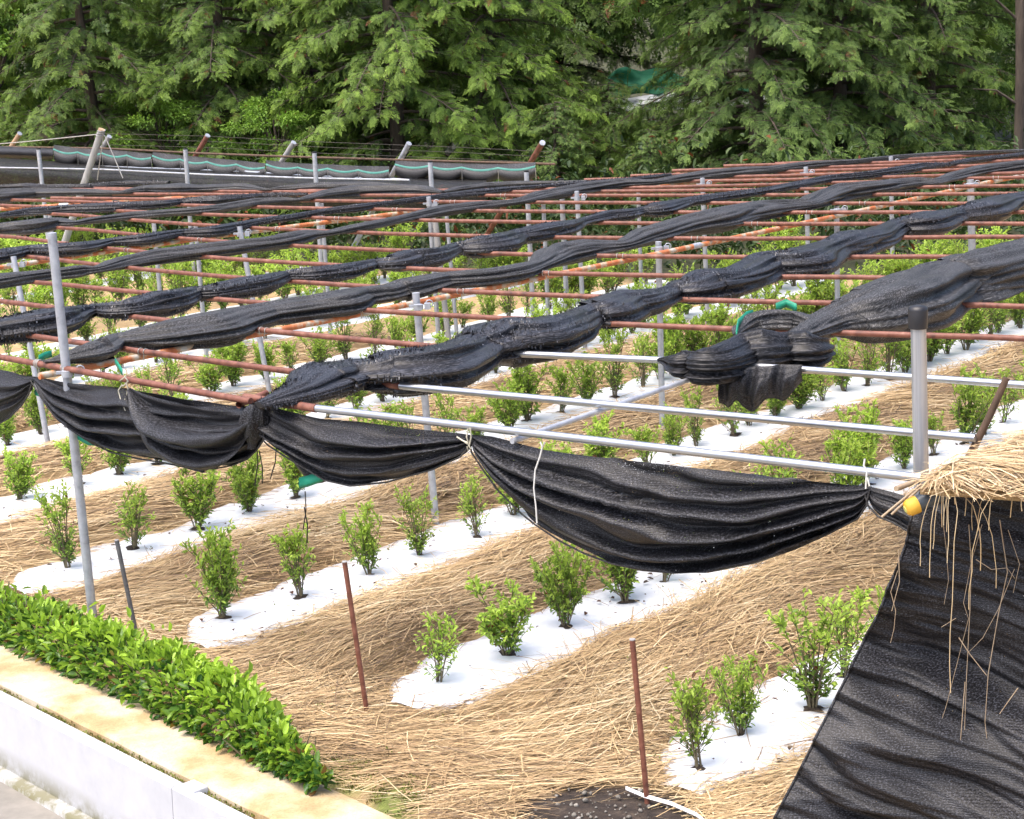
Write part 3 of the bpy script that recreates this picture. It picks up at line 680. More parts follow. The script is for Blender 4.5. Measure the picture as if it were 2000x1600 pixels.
for (x, y), _, lab in mid:
    c = onz(x, y, H-.02); bb = {28: onz(98, 882, .03), 469: onz(532, 788, .03)}.get(x, (c[0]+.03, c[1], .03)); post(bb, (c[0], c[1], H+.07), .029, M['galv'], lab, c)
for x, y, lab in ((300, 432, 'slim far post right of the leaning pole'), (382, 440, 'slim far post below the far smooth nets at left'), (628, 396, 'slim far post left of the picture centre'), (1061, 392, 'slim post left of two near the canopy back centre'), (1097, 372, 'slim post right of two near the canopy back centre'), (1246, 350, 'slim far post right of the back centre'), (95, 398, 'slim far post in front of the scalloped net, leftmost')):
    c = onz(x, y, H-.03); post((c[0], c[1], .03), (c[0], c[1], H-.04), .026, M['galv'], lab)
c = onz(838, 399, H); e = thing('spare_pole', 'pale wooden pole standing between two posts at the picture centre', 'pole', (c[0]+.12, c[1], .03)); mb = MB(); mb.tube([(c[0]+.16, c[1], .03), (c[0]+.06, c[1]+.1, 1.7)], .036, 10); shift(mb, (c[0]+.12, c[1], .03)).build('shaft', M['pole'], e)
post((c[0]+.26, c[1]+.05, .03), (c[0]+.2, c[1]+.05, H-.05), .024, M['galv'], 'slim grey post right of the pale wooden pole')
# stakes
for (bx, by), (tx, ty), rad, mt, lab in (((720, 1390), (673, 1098), .016, 'rust', 'thin rusty stake in the straw left of the nearest bush row'), ((1267, 1565), (1235, 1250), .016, 'rust', 'thin rusty stake beside the dark soil patch'), ((270, 1234), (228, 1056), .016, 'darksteel', 'thin dark grey stake behind the low hedge')):
    b = onz(bx, by, .05); t = ony(tx, ty, b[1]); e = thing('ground_stake', lab, 'stake', b, 'thin stakes in the straw'); mb = MB(); mb.tube([b-np.array([0, 0, .15]), t], rad, 10); shift(mb, b).build('rod', M[mt], e)
    mc = MB(); mc.tube([t, t+np.array([0, 0, .006])], rad*1.05, 10); shift(mc, b).build('tip', M['oldpost'], e)
# ------------------------------------------------------------------ gathered net rolls lying on the canopy pipes
def interp(pts, xs):
    p = np.array(pts, float); return np.interp(xs, p[:, 0], p[:, 1])
def netroll(up, lo, style, label, seed, step=5, k=.44, extra=None, fa=1.):
    x0 = max(up[0][0], lo[0][0]); x1 = min(up[-1][0], lo[-1][0]); xs = np.arange(x0, x1+.1, step)
    yu, yl = interp(up, xs), interp(lo, xs)
    ker = np.array([1, 2, 3, 2, 1.])/9
    def smth(a): return np.convolve(np.pad(a, 2, 'edge'), ker, 'valid')
    yu, yl = smth(yu), smth(yl)
    C = []; A = []
    for x, a, b_ in zip(xs, yu, yl):
        c = onz(x, (a+b_)/2, H+.035); d = np.linalg.norm(c-CAMP); th = math.asin((CH-c[2])/d)
        hh = max(3., (b_-a))/2*d/FPX; C.append(c); A.append(.81*hh/math.sqrt(math.sin(th)**2+(k*math.cos(th))**2))
    C = np.array(C); n = len(C); NP, NT = (72, 56) if style != 'far' else (40, 30)
    if n > 6:
        for _ in range(3): C[1:-1] = .25*C[:-2]+.5*C[1:-1]+.25*C[2:]
    T = np.gradient(C, axis=0); T /= np.linalg.norm(T, axis=1, keepdims=True)
    S = np.concatenate([[0], np.cumsum(np.linalg.norm(np.diff(C, axis=0), axis=1))])
    ph = np.linspace(0, 2*math.pi, NP, endpoint=False); r = np.random.default_rng(seed); o = r.uniform(0, 50, 8)
    rows = []; UV = []; tws = r.choice([-1, 1])
    for i in range(n):
        side = np.array([-T[i][1], T[i][0], 0]); side /= np.linalg.norm(side); up_ = np.array([0, 0, 1.]); row = []; uvr = []
        b = A[i]*k; n0 = noise.noise(Vector((S[i]*.7, o[0], 0)))
        for j, p in enumerate(ph):
            cp, sp_ = math.cos(p), math.sin(p); cn = p/(2*math.pi)
            q1 = 5*cn+.9*noise.noise(Vector((S[i]*.42, cp*1.3+o[0], sp_*1.3)))+.22*S[i]*tws+o[1]
            q2 = 11*cn+1.5*noise.noise(Vector((S[i]*.6, cp*2+o[2], sp_*2)))-.1*S[i]*tws+o[3]
            f1 = abs(math.sin(math.pi*q1))**.6; f2 = abs(math.sin(math.pi*q2))**.8
            rr = 1+fa*(.40*(f1-.72)+.16*(f2-.6))+.10*noise.noise(Vector((S[i]*.8, cp*1.5, sp_*1.5+o[4])))+.05*noise.noise(Vector((S[i]*3.5, cp*4, sp_*4+o[5])))
            tg = .05*math.sin(2*math.pi*q1)*fa          # pleats lean over
            row.append(C[i]+side*A[i]*(cp*rr-tg*sp_)+up_*b*(sp_*rr+tg*cp)); uvr.append((S[i], j/NP*A[i]*4))
        rows.append(row); UV.append(uvr)
    e = thing('net_roll', label, 'shade net', C[0], 'gathered black shade nets on the canopy')
    mb = MB(); mb.grid(rows, UV, True); 
    for row in (rows[0], rows[-1]):
        mb.add(list(row)+[np.mean(row, 0)], [(j, (j+1) % NP, NP) for j in range(NP)], [(0, 0)]*(NP+1))
    shift(mb, C[0]).build('net_cloth', M['shag' if style == 'shag' else 'net'], e)
    if style == 'shag':
        RW = np.array(rows); far_ = np.mean(C[:, 1]) > 17; N = int((7000 if far_ else 11000)*S[-1]/5*min(1.4, 1.5*np.mean(A)/.2))
        ii = r.integers(1, n-1, N); jj = r.integers(0, NP, N)
        keep = np.array([noise.noise(Vector((S[a]*1.6, b*.16, o[7]))) < .16 for a, b in zip(ii, jj)]); ii = ii[keep]; jj = jj[keep]; N = len(ii)
        P = RW[ii, jj]+T[ii]*(r.random(N)-.5)[:, None]*.04; out = P-C[ii]; out /= np.linalg.norm(out, axis=1, keepdims=True)
        D = out*(.10+.18*r.random(N))[:, None]+rdir(N, r)*.28+np.cross(T[ii], out)*r.choice([-1, 1], N)[:, None]; L = r.uniform(.010, .025, N); W = r.uniform(.0022, .005, N)*(1.5 if far_ else 1)
        D /= np.linalg.norm(D, axis=1, keepdims=True); Sd = np.cross(D, out); Sd /= np.linalg.norm(Sd, axis=1, keepdims=True)+1e-9
        P = P-out*.004; V = np.stack([P-Sd*W[:, None], P+Sd*W[:, None], P+D*L[:, None]+Sd*W[:, None]*.6, P+D*L[:, None]-Sd*W[:, None]*.6], 1).reshape(-1, 3)-C[0]
        tn = np.repeat(r.random(N), 4); npmesh('fringe', V, np.arange(4*N).reshape(-1, 4), np.stack([tn]*3, 1), M['fringe'], e)
    if extra: extra(e, C[0])
    return e, C, A
n1u = [(505, 784), (540, 765), (600, 735), (635, 702), (650, 700), (690, 699), (720, 696), (772, 675), (860, 664), (910, 655), (958, 636), (986, 612), (1045, 617), (1140, 601), (1185, 577), (1217, 563), (1262, 562), (1297, 560), (1350, 538), (1375, 522), (1437, 520), (1500, 489), (1550, 485), (1625, 465), (1662, 450), (1712, 445), (1750, 427), (1825, 407), (1875, 405), (1950, 380), (2000, 372), (2060, 360)]
n1l = [(505, 800), (560, 800), (650, 790), (685, 762), (700, 760), (730, 774), (790, 783), (846, 776), (891, 750), (930, 716), (979, 722), (1052, 710), (1098, 685), (1140, 645), (1157, 640), (1182, 652), (1210, 633), (1250, 622), (1312, 588), (1350, 600), (1387, 597), (1450, 575), (1497, 550), (1570, 551), (1620, 514), (1655, 511), (1712, 490), (1742, 463), (1800, 470), (1870, 436), (1925, 441), (1965, 413), (2000, 405), (2060, 392)]
netroll(n1u, n1l, 'shag', 'shaggy black net roll nearest the camera, draped down to the front pipe', 1, 4)
n2u = [(85, 703), (98, 701), (140, 682), (206, 659), (225, 650), (259, 642), (350, 619), (420, 605), (560, 580), (700, 558), (745, 553), (765, 556), (783, 542), (860, 531), (965, 521), (1052, 507), (1087, 474), (1140, 466), (1205, 469), (1220, 468), (1250, 447), (1350, 417), (1425, 400), (1500, 387), (1560, 388), (1580, 388), (1600, 370), (1637, 357), (1700, 352), (1787, 345), (1832, 348), (1862, 335), (1925, 320), (2000, 310), (2060, 302)]
n2l = [(85, 708), (133, 712), (185, 712), (215, 688), (227, 678), (245, 686), (332, 690), (420, 682), (455, 662), (514, 642), (600, 634), (665, 629), (695, 606), (755, 596), (772, 588), (790, 594), (867, 567), (940, 563), (1014, 550), (1052, 531), (1125, 515), (1180, 500), (1235, 487), (1275, 480), (1325, 465), (1400, 457), (1450, 440), (1500, 430), (1555, 417), (1585, 411), (1625, 400), (1712, 387), (1742, 378), (1825, 365), (1850, 357), (1900, 347), (2000, 335), (2060, 326)]
def roll_bits(e, loc):
    A0 = onz(205, 690, H)[:2]; B0 = A0+np.array([1, -.6]); mb = swagmesh([(190, 668), (205, 655), (215, 652), (236, 680)], [(190, 702), (205, 716), (222, 718), (236, 700)], A0, B0, 4, .03, 5, 3, vert=45, push=.05); shift(mb, loc).build('hanging_tail', M['swag'], e)
    for pts in ([(76, 700), (88, 694), (101, 691)], [(226, 706), (233, 716), (240, 728)]):
        mb = MB(); P = [onz(x, y, H) for x, y in pts]; mb.grid([[p+np.array([0, 0, -.025]), p+np.array([0, -.01, 0]), p+np.array([0, 0, .025])] for p in P]); o = shift(mb, loc).build('hem_tape', M['green'], e); o['label'] = 'green hem tape'; o.modifiers.new('s', 'SOLIDIFY').thickness = .005

n3u = [(-30, 624), (0, 618), (88, 602), (100, 596), (180, 592), (260, 582), (296, 566), (400, 557), (490, 538), (595, 521), (700, 508), (770, 498), (800, 484), (870, 480), (930, 460), (1000, 449), (1062, 432), (1130, 427), (1187, 410), (1250, 405), (1300, 390), (1375, 380), (1500, 365), (1550, 355), (1612, 342), (1712, 332), (1800, 317), (1850, 317), (1900, 307), (2000, 297), (2060, 290)]
n3l = [(-30, 676), (0, 674), (80, 670), (112, 658), (130, 642), (186, 614), (230, 628), (300, 626), (340, 612), (381, 586), (420, 591), (507, 580), (556, 551), (612, 558), (670, 550), (732, 526), (780, 534), (840, 526), (888, 497), (930, 508), (970, 505), (1000, 480), (1050, 478), (1100, 465), (1135, 442), (1225, 432), (1250, 421), (1287, 427), (1337, 406), (1400, 395), (1457, 387), (1542, 373), (1620, 358), (1700, 350), (1775, 340), (1837, 327), (1925, 317), (1987, 308), (2060, 300)]
netroll(n3u, n3l, 'shag', 'long shaggy black net roll behind the smooth near one', 3, 4)
n4u = [(-30, 538), (0, 534), (100, 524), (160, 516), (188, 520), (230, 502), (300, 486), (400, 474), (520, 462), (600, 446), (644, 449), (680, 440), (780, 420), (860, 400), (940, 392), (1000, 389), (1030, 382), (1050, 372), (1125, 357), (1212, 347), (1275, 350), (1290, 348), (1325, 340), (1375, 332), (1450, 325), (1500, 324), (1575, 315), (1675, 310), (1750, 302), (1850, 295), (2000, 291), (2060, 288)]
n4l = [(-30, 572), (0, 567), (92, 550), (140, 546), (186, 535), (262, 524), (400, 508), (500, 494), (560, 487), (600, 474), (646, 462), (714, 452), (800, 434), (840, 428), (952, 410), (1000, 403), (1057, 395), (1162, 380), (1255, 367), (1290, 362), (1342, 358), (1425, 350), (1500, 341), (1570, 332), (1640, 325), (1705, 317), (1772, 310), (1850, 305), (1912, 302), (2000, 298), (2060, 295)]
netroll(n4u, n4l, 'smooth', 'smooth grey net roll along the middle beam, up to the back corner', 4, 5)
n5u = [(-30, 492), (0, 486), (60, 478), (180, 470), (220, 464), (320, 450), (400, 443), (525, 423), (595, 413), (680, 400), (760, 392), (800, 386), (860, 378), (930, 368), (1050, 361), (1150, 352), (1230, 346), (1310, 338)]
n5l = [(-30, 520), (0, 516), (20, 512), (50, 497), (110, 504), (160, 500), (212, 481), (280, 482), (356, 463), (420, 465), (497, 442), (560, 434), (623, 421), (700, 416), (736, 405), (800, 400), (850, 391), (940, 384), (1000, 373), (1040, 369), (1150, 362), (1230, 356), (1310, 345)]
netroll(n5u, n5l, 'shag', 'shaggy black net roll just behind the middle beam at left', 5, 5)
n6u = [(-30, 438), (0, 434), (60, 428), (112, 422), (145, 432), (170, 424), (260, 411), (340, 406), (420, 399), (507, 385), (560, 384), (583, 387), (630, 371), (700, 360), (790, 359), (830, 362), (868, 374)]
n6l = [(-30, 462), (0, 458), (60, 460), (124, 446), (148, 441), (276, 430), (330, 424), (385, 422), (507, 406), (584, 395), (640, 391), (700, 388), (800, 383), (868, 378)]
netroll(n6u, n6l, 'far', 'smooth grey net roll with a pinched tie, in the left back of the canopy', 6, 5)
netroll([(866, 373), (890, 364), (950, 355), (1010, 353), (1090, 353), (1150, 351)], [(866, 378), (900, 376), (950, 371), (1010, 365), (1090, 361), (1150, 358)], 'far', 'short smooth grey net end piece at the back centre', 16, 5)
n7u = [(-30, 421), (0, 416), (52, 406), (157, 398), (227, 394), (332, 390), (387, 383), (440, 380), (536, 376), (600, 377)]
n7l = [(-30, 430), (0, 427), (87, 421), (122, 418), (192, 417), (260, 413), (332, 406), (344, 400), (422, 401), (470, 394), (510, 386), (600, 382)]
netroll(n7u, n7l, 'shag', 'thin shaggy black net roll in front of the far smooth net at left', 7, 5)
n8u = [(-30, 371), (0, 369), (70, 366), (175, 368), (236, 373), (280, 361), (350, 356), (387, 361), (475, 357), (524, 369), (545, 362), (597, 357), (650, 355), (720, 353), (790, 360)]
n8l = [(-30, 404), (0, 401), (70, 389), (150, 384), (241, 380), (289, 379), (350, 386), (387, 377), (484, 373), (526, 372), (573, 374), (650, 371), (720, 369), (790, 364)]
netroll(n8u, n8l, 'far', 'farthest smooth grey net roll in front of the scalloped side net', 8, 5)
netroll([(-30, 364), (0, 361), (52, 357), (80, 360), (157, 359), (245, 352), (330, 353)], [(-30, 372), (0, 370), (60, 369), (157, 369), (245, 364), (330, 360)], 'shag', 'farthest shaggy black net roll at the left frame edge', 9, 5)
# big bundled net at right
n0u = [(1545, 655), (1570, 634), (1600, 612), (1650, 585), (1700, 563), (1750, 545), (1807, 520), (1850, 505), (1925, 485), (2000, 467), (2080, 446)]
n0l = [(1545, 668), (1570, 672), (1601, 664), (1618, 660), (1650, 665), (1685, 673), (1755, 666), (1780, 650), (1818, 622), (1853, 598), (1877, 604), (1930, 587), (2000, 552), (2080, 515)]
def bundle_bits(e, loc):
    # hanging cloth tail below the tie
    for a_, seed in ((([(1405, 735), (1440, 720), (1480, 715), (1520, 712), (1568, 712)], [(1405, 786), (1422, 800), (1440, 776), (1466, 810), (1500, 774), (1532, 786), (1568, 742)]), 3),):
        t_, b_ = a_; A0 = onz(1405, 722, H)[:2]; B0 = A0+np.array([1, -.32]); mb = swagmesh(t_, b_, A0, B0, 5, .035, seed, 3, vert=34); shift(mb, loc).build('hanging_tail', M['swag'], e)
    for pts, w in (([(1437, 655), (1441, 632), (1458, 616), (1470, 613)], .03), ([(1515, 600), (1535, 592), (1556, 601)], .03)):
        mb = MB(); P = [onz(x, y, H+.1) for x, y in pts]; mb.grid([[p+np.array([0, 0, -w]), p+np.array([0, -.012, 0]), p+np.array([0, 0, w])] for p in P]); o = shift(mb, loc).build('hem_tape', M['green'], e); o['label'] = 'bright green hem tape'
        so = o.modifiers.new('s', 'SOLIDIFY'); so.thickness = .006
def swagmesh(top, bot, A, B, nf, amp, seed, step=4, nv=44, over=None, push=0., vert=0):
    xs = np.arange(top[0][0], top[-1][0]+.1, step); yt, yb = interp(top, xs), interp(bot, xs)
    ker = np.ones(5)/5; yb = np.convolve(np.pad(yb, 2, 'edge'), ker, 'valid'); yt = np.convolve(np.pad(yt, 2, 'edge'), ker, 'valid')
    u = np.array([B[0]-A[0], B[1]-A[1], 0]); u /= np.linalg.norm(u); nrm = np.array([u[1], -u[0], 0])
    if nrm[1] > 0: nrm = -nrm
    r = np.random.default_rng(seed); o = r.uniform(0, 40, 4); rows = []; UV = []; s = 0; prev = None
    for x, a, b_ in zip(xs, yt, yb):
        if b_-a < 2: b_ = a+2
        T_, B_ = onv(x, a, A, B), onv(x, b_, A, B); hgt = T_[2]-B_[2]; row = []; uvr = []
        if prev is not None: s += np.linalg.norm(T_-prev)
        prev = T_
        for j in range(nv):
            v = j/(nv-1); vv = v+.20*noise.noise(Vector((s*.8, v*2.2, o[0])))+.05*noise.noise(Vector((s*3, v*5, o[3])))
            w = math.sin(vv*nf*math.pi+o[1]+.8*noise.noise(Vector((s*.7, 0, o[2])))); w2 = math.sin(vv*nf*2.6*math.pi+o[2]+3*noise.noise(Vector((s*1.5, v*3, o[1]))))*(.5+noise.noise(Vector((s*1.3, v*3+9, o[2])))*1.4)
            g = (abs(w)**.65*(1 if w > 0 else -1))*amp*(.75+.9*noise.noise(Vector((s*.9+5, v*2.2, o[3]))))+w2*amp*.22
            if vert: g = amp*math.sin(s*vert+o[1]+2*noise.noise(Vector((s*4, v*1.5, o[0]))))+amp*.5*math.sin(s*vert*2.1+o[2]+v*2)
            g *= min(1, hgt/.35)**.8*(.35+.65*min(1, v*3))
            billow = .10*math.sin(math.pi*min(1, v))*min(1, hgt/.5)
            P = T_+(B_-T_)*v+nrm*(g+billow+push)+np.array([0, 0, -.006*w2*min(1, hgt/.3)])
            row.append(P); uvr.append((s, v*max(hgt, .25)*1.3))
        rows.append(row); UV.append(uvr)
    mb = MB(); mb.grid(rows, UV); return mb
netroll(n2u, n2l, 'smooth', 'smooth dark grey net roll lying along the near rusted beam', 2, 4, extra=roll_bits)
eb, cb, _ = netroll(n0u, n0l, 'smooth', 'bundled end of the right hand net, tied around the silver pipe', 10, 3, .5, bundle_bits, 1.35)
for nm, up_, lo_, sd_, kk in (('puffed_fold', [(1438, 652), (1446, 632), (1462, 614), (1490, 605), (1520, 601), (1559, 603), (1580, 614), (1600, 632)], [(1438, 660), (1480, 664), (1540, 664), (1580, 660), (1600, 650)], 51, .7), ('black_bag', [(1286, 699), (1310, 692), (1342, 682), (1352, 688), (1368, 677), (1400, 678), (1425, 668), (1455, 650), (1490, 642), (1530, 650), (1575, 645), (1600, 655), (1615, 672)], [(1286, 707), (1312, 724), (1330, 744), (1352, 738), (1378, 758), (1410, 752), (1450, 735), (1490, 744), (1540, 722), (1575, 732), (1598, 716), (1610, 690), (1615, 686)], 52, .75)):
    e2, c2, _ = netroll(up_, lo_, 'smooth', 'x', sd_, 3, kk, None, 1.45); ch = e2.children[0]; ch.parent = eb; ch.location = Vector(c2[0]-cb[0]); ch.name = nm; bpy.data.objects.remove(e2)
    if nm == 'black_bag': ch.data.materials[0] = M['swag2']
mb = MB(); 
for pts in ([(1362, 684), (1376, 692), (1396, 688), (1415, 695)], [(1376, 692), (1370, 712)]): mb.tube([onz(x, y, H+.05)+np.array([-.0, -.12, .02]) for x, y in pts], .005, 5, False)
shift(mb, cb[0]).build('tie_twine', M['cream'], eb)
# ------------------------------------------------------------------ swags hanging from the front pipes
FA, FB = front[0][:2], front[-1][:2]; SA2, SB2 = fs[0][:2], fs[-1][:2]
def hem(e, loc, pts, A, B, off, rad, mat):
    mb = MB(); u = np.array([B[0]-A[0], B[1]-A[1], 0]); u /= np.linalg.norm(u); nrm = np.array([u[1], -u[0], 0]); nrm = -nrm if nrm[1] > 0 else nrm
    mb.tube([onv(x, y, A, B)+nrm*off for x, y in pts], rad, 6, False, True); return shift(mb, loc).build('hem_edge', mat, e)
GW = 'black net swags tied under the front edge pipe'
def swag(top, bot, A, B, nf, amp, seed, label, **k):
    loc = onv(top[0][0], top[0][1], A, B); e = thing('net_swag', label, 'net swag', loc, GW)
    shift(swagmesh(top, bot, A, B, nf, amp, seed, **k), loc).build('net_cloth', M['swag'], e)
    hem(e, loc, bot, A, B, .03, .006, M['net']); return e, loc
swag([(-80, 715), (0, 722), (40, 732), (70, 736)], [(-80, 826), (-30, 832), (0, 829), (25, 815), (48, 792), (62, 770), (70, 746)], FA, FB, 6, .05, 31, 'black net swag cut off by the left frame edge')
e, loc = swag([(66, 735), (100, 742), (130, 747), (250, 759), (360, 778), (470, 796), (500, 792), (525, 800)], [(66, 742), (72, 750), (85, 772), (100, 794), (125, 822), (150, 840), (187, 865), (225, 882), (275, 894), (325, 902), (375, 912), (425, 914), (462, 907), (490, 895), (508, 878), (520, 860), (525, 830)], FA, FB, 8, .075, 32, 'black net swag below the rusty front pipe, with an overlapping corner flap')
fl = swagmesh([(268, 752), (300, 765), (360, 780), (430, 795), (480, 800), (512, 796)], [(268, 756), (282, 792), (300, 833), (330, 872), (380, 902), (425, 913), (465, 902), (495, 875), (512, 840)], FA, FB, 4, .085, 37, push=.07)
shift(fl, loc).build('corner_flap', M['swag'], e)
hem(e, loc, [(268, 754), (275, 772), (283, 793), (300, 833), (330, 872), (380, 902), (426, 914)], FA, FB, .12, .009, M['net'])['label'] = 'light hem of the overlapping flap'
for pts in ([(66, 768), (78, 772), (90, 782)], [(150, 855), (170, 866), (190, 868)]):
    mb = MB(); P = [onv(x, y, FA, FB)+np.array([0, .03, 0]) for x, y in pts]; mb.grid([[p+np.array([0, 0, -.02]), p+np.array([0, .004, .02])] for p in P]); o = shift(mb, loc).build('hem_tape', M['green'], e); o.modifiers.new('s', 'SOLIDIFY').thickness = .004
e, loc = swag([(500, 786), (520, 788), (545, 800), (620, 818), (700, 825), (800, 838), (900, 847), (928, 851)], [(500, 808), (512, 850), (530, 868), (560, 888), (600, 912), (640, 936), (690, 947), (760, 940), (850, 915), (905, 890), (922, 870), (928, 857)], SA2, SB2, 7, .065, 33, 'black net swag between the knot and the cream twine tie')
mb = MB(); P = [onv(x, y, SA2, SB2)+np.array([0, .06, 0]) for x, y in ((583, 948), (600, 944), (620, 937), (642, 927))]; mb.grid([[p+np.array([0, 0, -.035]), p+np.array([0, -.02, -.01]), p+np.array([0, .01, .03])] for p in P]); o = shift(mb, loc).build('hem_tape', M['green'], e); o.modifiers.new('s', 'SOLIDIFY').thickness = .005; o['label'] = 'green hem tape hanging below the swag'
tail = swagmesh([(522, 850), (560, 872), (600, 890), (640, 915)], [(522, 880), (545, 905), (580, 950), (600, 955), (640, 938)], SA2, SB2, 4, .03, 38, push=-.12); shift(tail, loc).build('torn_tail', M['swag'], e)
mb = MB()
for x0, y0, x1, y1 in ((502, 860, 498, 950), (540, 870, 528, 935), (596, 960, 592, 1035), (506, 880, 512, 945), (594, 990, 600, 1060)):
    a, b_ = onv(x0, y0, SA2, SB2), onv(x1, y1, SA2, SB2); mb.tube([a, (a+b_)/2+np.array([.012, 0, 0]), b_], .004, 5, False)
shift(mb, loc).build('loose_threads', M['fringe'], e)
# knot where two swags meet
kn = onv(505, 800, SA2, SB2); e = thing('net_knot', 'black bulging net knot tied at the front pipe between two swags', 'net knot', kn); rows = []; UV = []
for i, t in enumerate(np.linspace(0, 1, 22)):
    c = np.array(onv(512-12*t, 783+88*t, SA2, SB2))+np.array([-.02, -.07, 0]); w = (.045+.06*math.sin(math.pi*min(1, t*1.15))**.8)*(1-.35*t)
    rows.append([c+w*np.array([math.cos(p)*(1+.18*math.sin(4*p+5*t)), .75*math.sin(p)*(1+.2*math.sin(5*p-4*t)), 0]) for p in np.linspace(0, 6.283, 26)[:-1]]); UV.append([(t*.4, j*.01) for j in range(25)])
mb = MB(); mb.grid(rows, UV, True); shift(mb, kn).build('net_cloth', M['swag'], e)
swag([(922, 849), (960, 853), (1000, 866), (1060, 880), (1150, 892), (1250, 900), (1300, 905), (1440, 920), (1580, 937), (1640, 944), (1702, 951)], [(922, 856), (927, 882), (950, 917), (975, 952), (1000, 977), (1025, 1002), (1050, 1022), (1100, 1055), (1150, 1080), (1200, 1098), (1260, 1111), (1320, 1116), (1400, 1112), (1480, 1096), (1560, 1068), (1620, 1041), (1680, 1010), (1697, 985), (1702, 958)], SA2, SB2, 9, .075, 34, 'largest black net swag, hanging in deep folds below the silver pipe')
swag([(1694, 950), (1710, 953), (1740, 960), (1790, 975), (1850, 985)], [(1694, 962), (1700, 985), (1720, 1006), (1750, 1018), (1790, 1042), (1850, 1075)], SA2, SB2, 5, .04, 35, 'short black net swag between the last white tie and the curtain')
# strings
def string(pts, A, B, mat, label, rad=.005, off=.05):
    u = np.array([B[0]-A[0], B[1]-A[1], 0]); u /= np.linalg.norm(u); nrm = np.array([u[1], -u[0], 0]); nrm = -nrm if nrm[1] > 0 else nrm
    P = [[onv(x, y, A, B)+nrm*off for x, y in s] for s in pts]; loc = P[0][0]; e = thing('tie_string', label, 'string', loc, 'strings tied round the front edge pipe')
    for s in P: mb = MB(); mb.tube(s, rad, 6, False); shift(mb, loc).build('strand', mat, e)
string([[(258, 732), (246, 742), (252, 752), (262, 742), (256, 734)], [(250, 750), (243, 760), (248, 780), (257, 800)], [(258, 745), (262, 758), (256, 778)]], FA, FB, M['cream'], 'knotted white string with two loose ends on the rusty front pipe')
string([[(924, 833), (921, 850), (926, 866), (918, 860)], [(925, 862), (915, 858), (902, 850)], [(928, 832), (930, 850), (926, 868)], [(925, 866), (929, 873), (924, 876), (922, 868)]], SA2, SB2, M['cream'], 'cream twine tie gathering two swags on the silver pipe')
string([[(1086, 851), (1090, 862), (1094, 852)], [(1090, 860), (1085, 880), (1076, 905), (1073, 940), (1077, 975), (1079, 1008)]], SA2, SB2, M['white'], 'long white string hanging in front of the largest swag', .005, .16)
string([[(1697, 892), (1695, 905), (1701, 914), (1700, 930), (1699, 950)], [(1702, 928), (1706, 945)]], SA2, SB2, M['white'], 'white string tie at the right end of the largest swag')
for x, lab in ((75, 'left'), (128, 'post')):
    p = onz(x, proj(front[0])[1]+(x+60)*.173, H)
    e = thing('wire_loop', f'grey wire loop round the rusty front pipe {"at the left gathered tie" if lab == "left" else "at the tall post"}', 'wire', p); mb = MB()
    for o_ in (-.02, .0, .02): mb.tube([p+np.array([o_*.7, -o_*.7, 0])+.029*np.array([math.cos(a)*.7, math.cos(a)*.7, math.sin(a)]) for a in np.linspace(0, 6.283, 12)], .005, 5, False)
    mb.tube([p, p+np.array([0, 0, -.1])], .006, 5, False); shift(mb, p).build('loop', M['wire'], e)
# ------------------------------------------------------------------ black curtain, thatch, yellow capped pole at right
CA = onz(1795, 934, H)[:2]; CB = CA+np.array([math.cos(R(-22)), math.sin(R(-22))])
def curtain():
    loc = onv(1800, 1000, CA, CB); e = thing('net_curtain', 'black knitted net curtain hanging from the thatch down to the ground', 'net curtain', loc)
    edge = [(940, 1800), (985, 1792), (1040, 1779), (1078, 1769), (1124, 1748), (1180, 1727), (1236, 1695), (1299, 1667), (1376, 1629), (1442, 1597), (1516, 1559), (1597, 1524), (1680, 1488), (1740, 1465)]
    ys = np.arange(940, 1741, 4); ex = np.interp(ys, [a for a, _ in edge], [b for _, b in edge]); rows = []; UV = []
    u = np.array([*(CB-CA), 0]); nrm = np.array([u[1], -u[0], 0]); nrm = -nrm if nrm[1] > 0 else nrm
    for y, x0 in zip(ys, ex):
        row = []; uvr = []
        for j in range(110):
            x = x0+(2160-x0)*j/109; P = onv(x, y, CA, CB); a = (P[:2]-CA)@u[:2]; z = P[2]
            c = z+.30*a                      # folds run down to the right
            r1 = 1-abs(noise.noise(Vector((a*.55, c*3.4, 3))))*2; r2 = noise.noise(Vector((a*1.3, c*9, 7))); r3 = 1-abs(noise.noise(Vector((a*1.8, c*16, 9))))*2
            left = math.exp(-(x-x0)/160)
            g = .12*r1+.075*r2+.02*r3+.006*math.sin(c*95+6*r2)+.03*left*math.sin(z*34+a*16+3*noise.noise(Vector((z*3, a*2, 4))))
            g += .30*sm(1.35, .1, z)           # flares out at the foot
            g += .15*noise.noise(Vector((a*1.5+5, z*1.3, 2)))+.05*math.sin(z*5+.8)*left
            row.append(P+nrm*g); uvr.append((a, z))
        rows.append(row); UV.append(uvr)
    mb = MB(); mb.grid(rows, UV); shift(mb, loc).build('net_cloth', M['curtain'], e)
    mh = MB(); mh.tube([r_[0] for r_ in rows], .008, 6, False); shift(mh, loc).build('hem_edge', M['curtain'], e)
curtain()
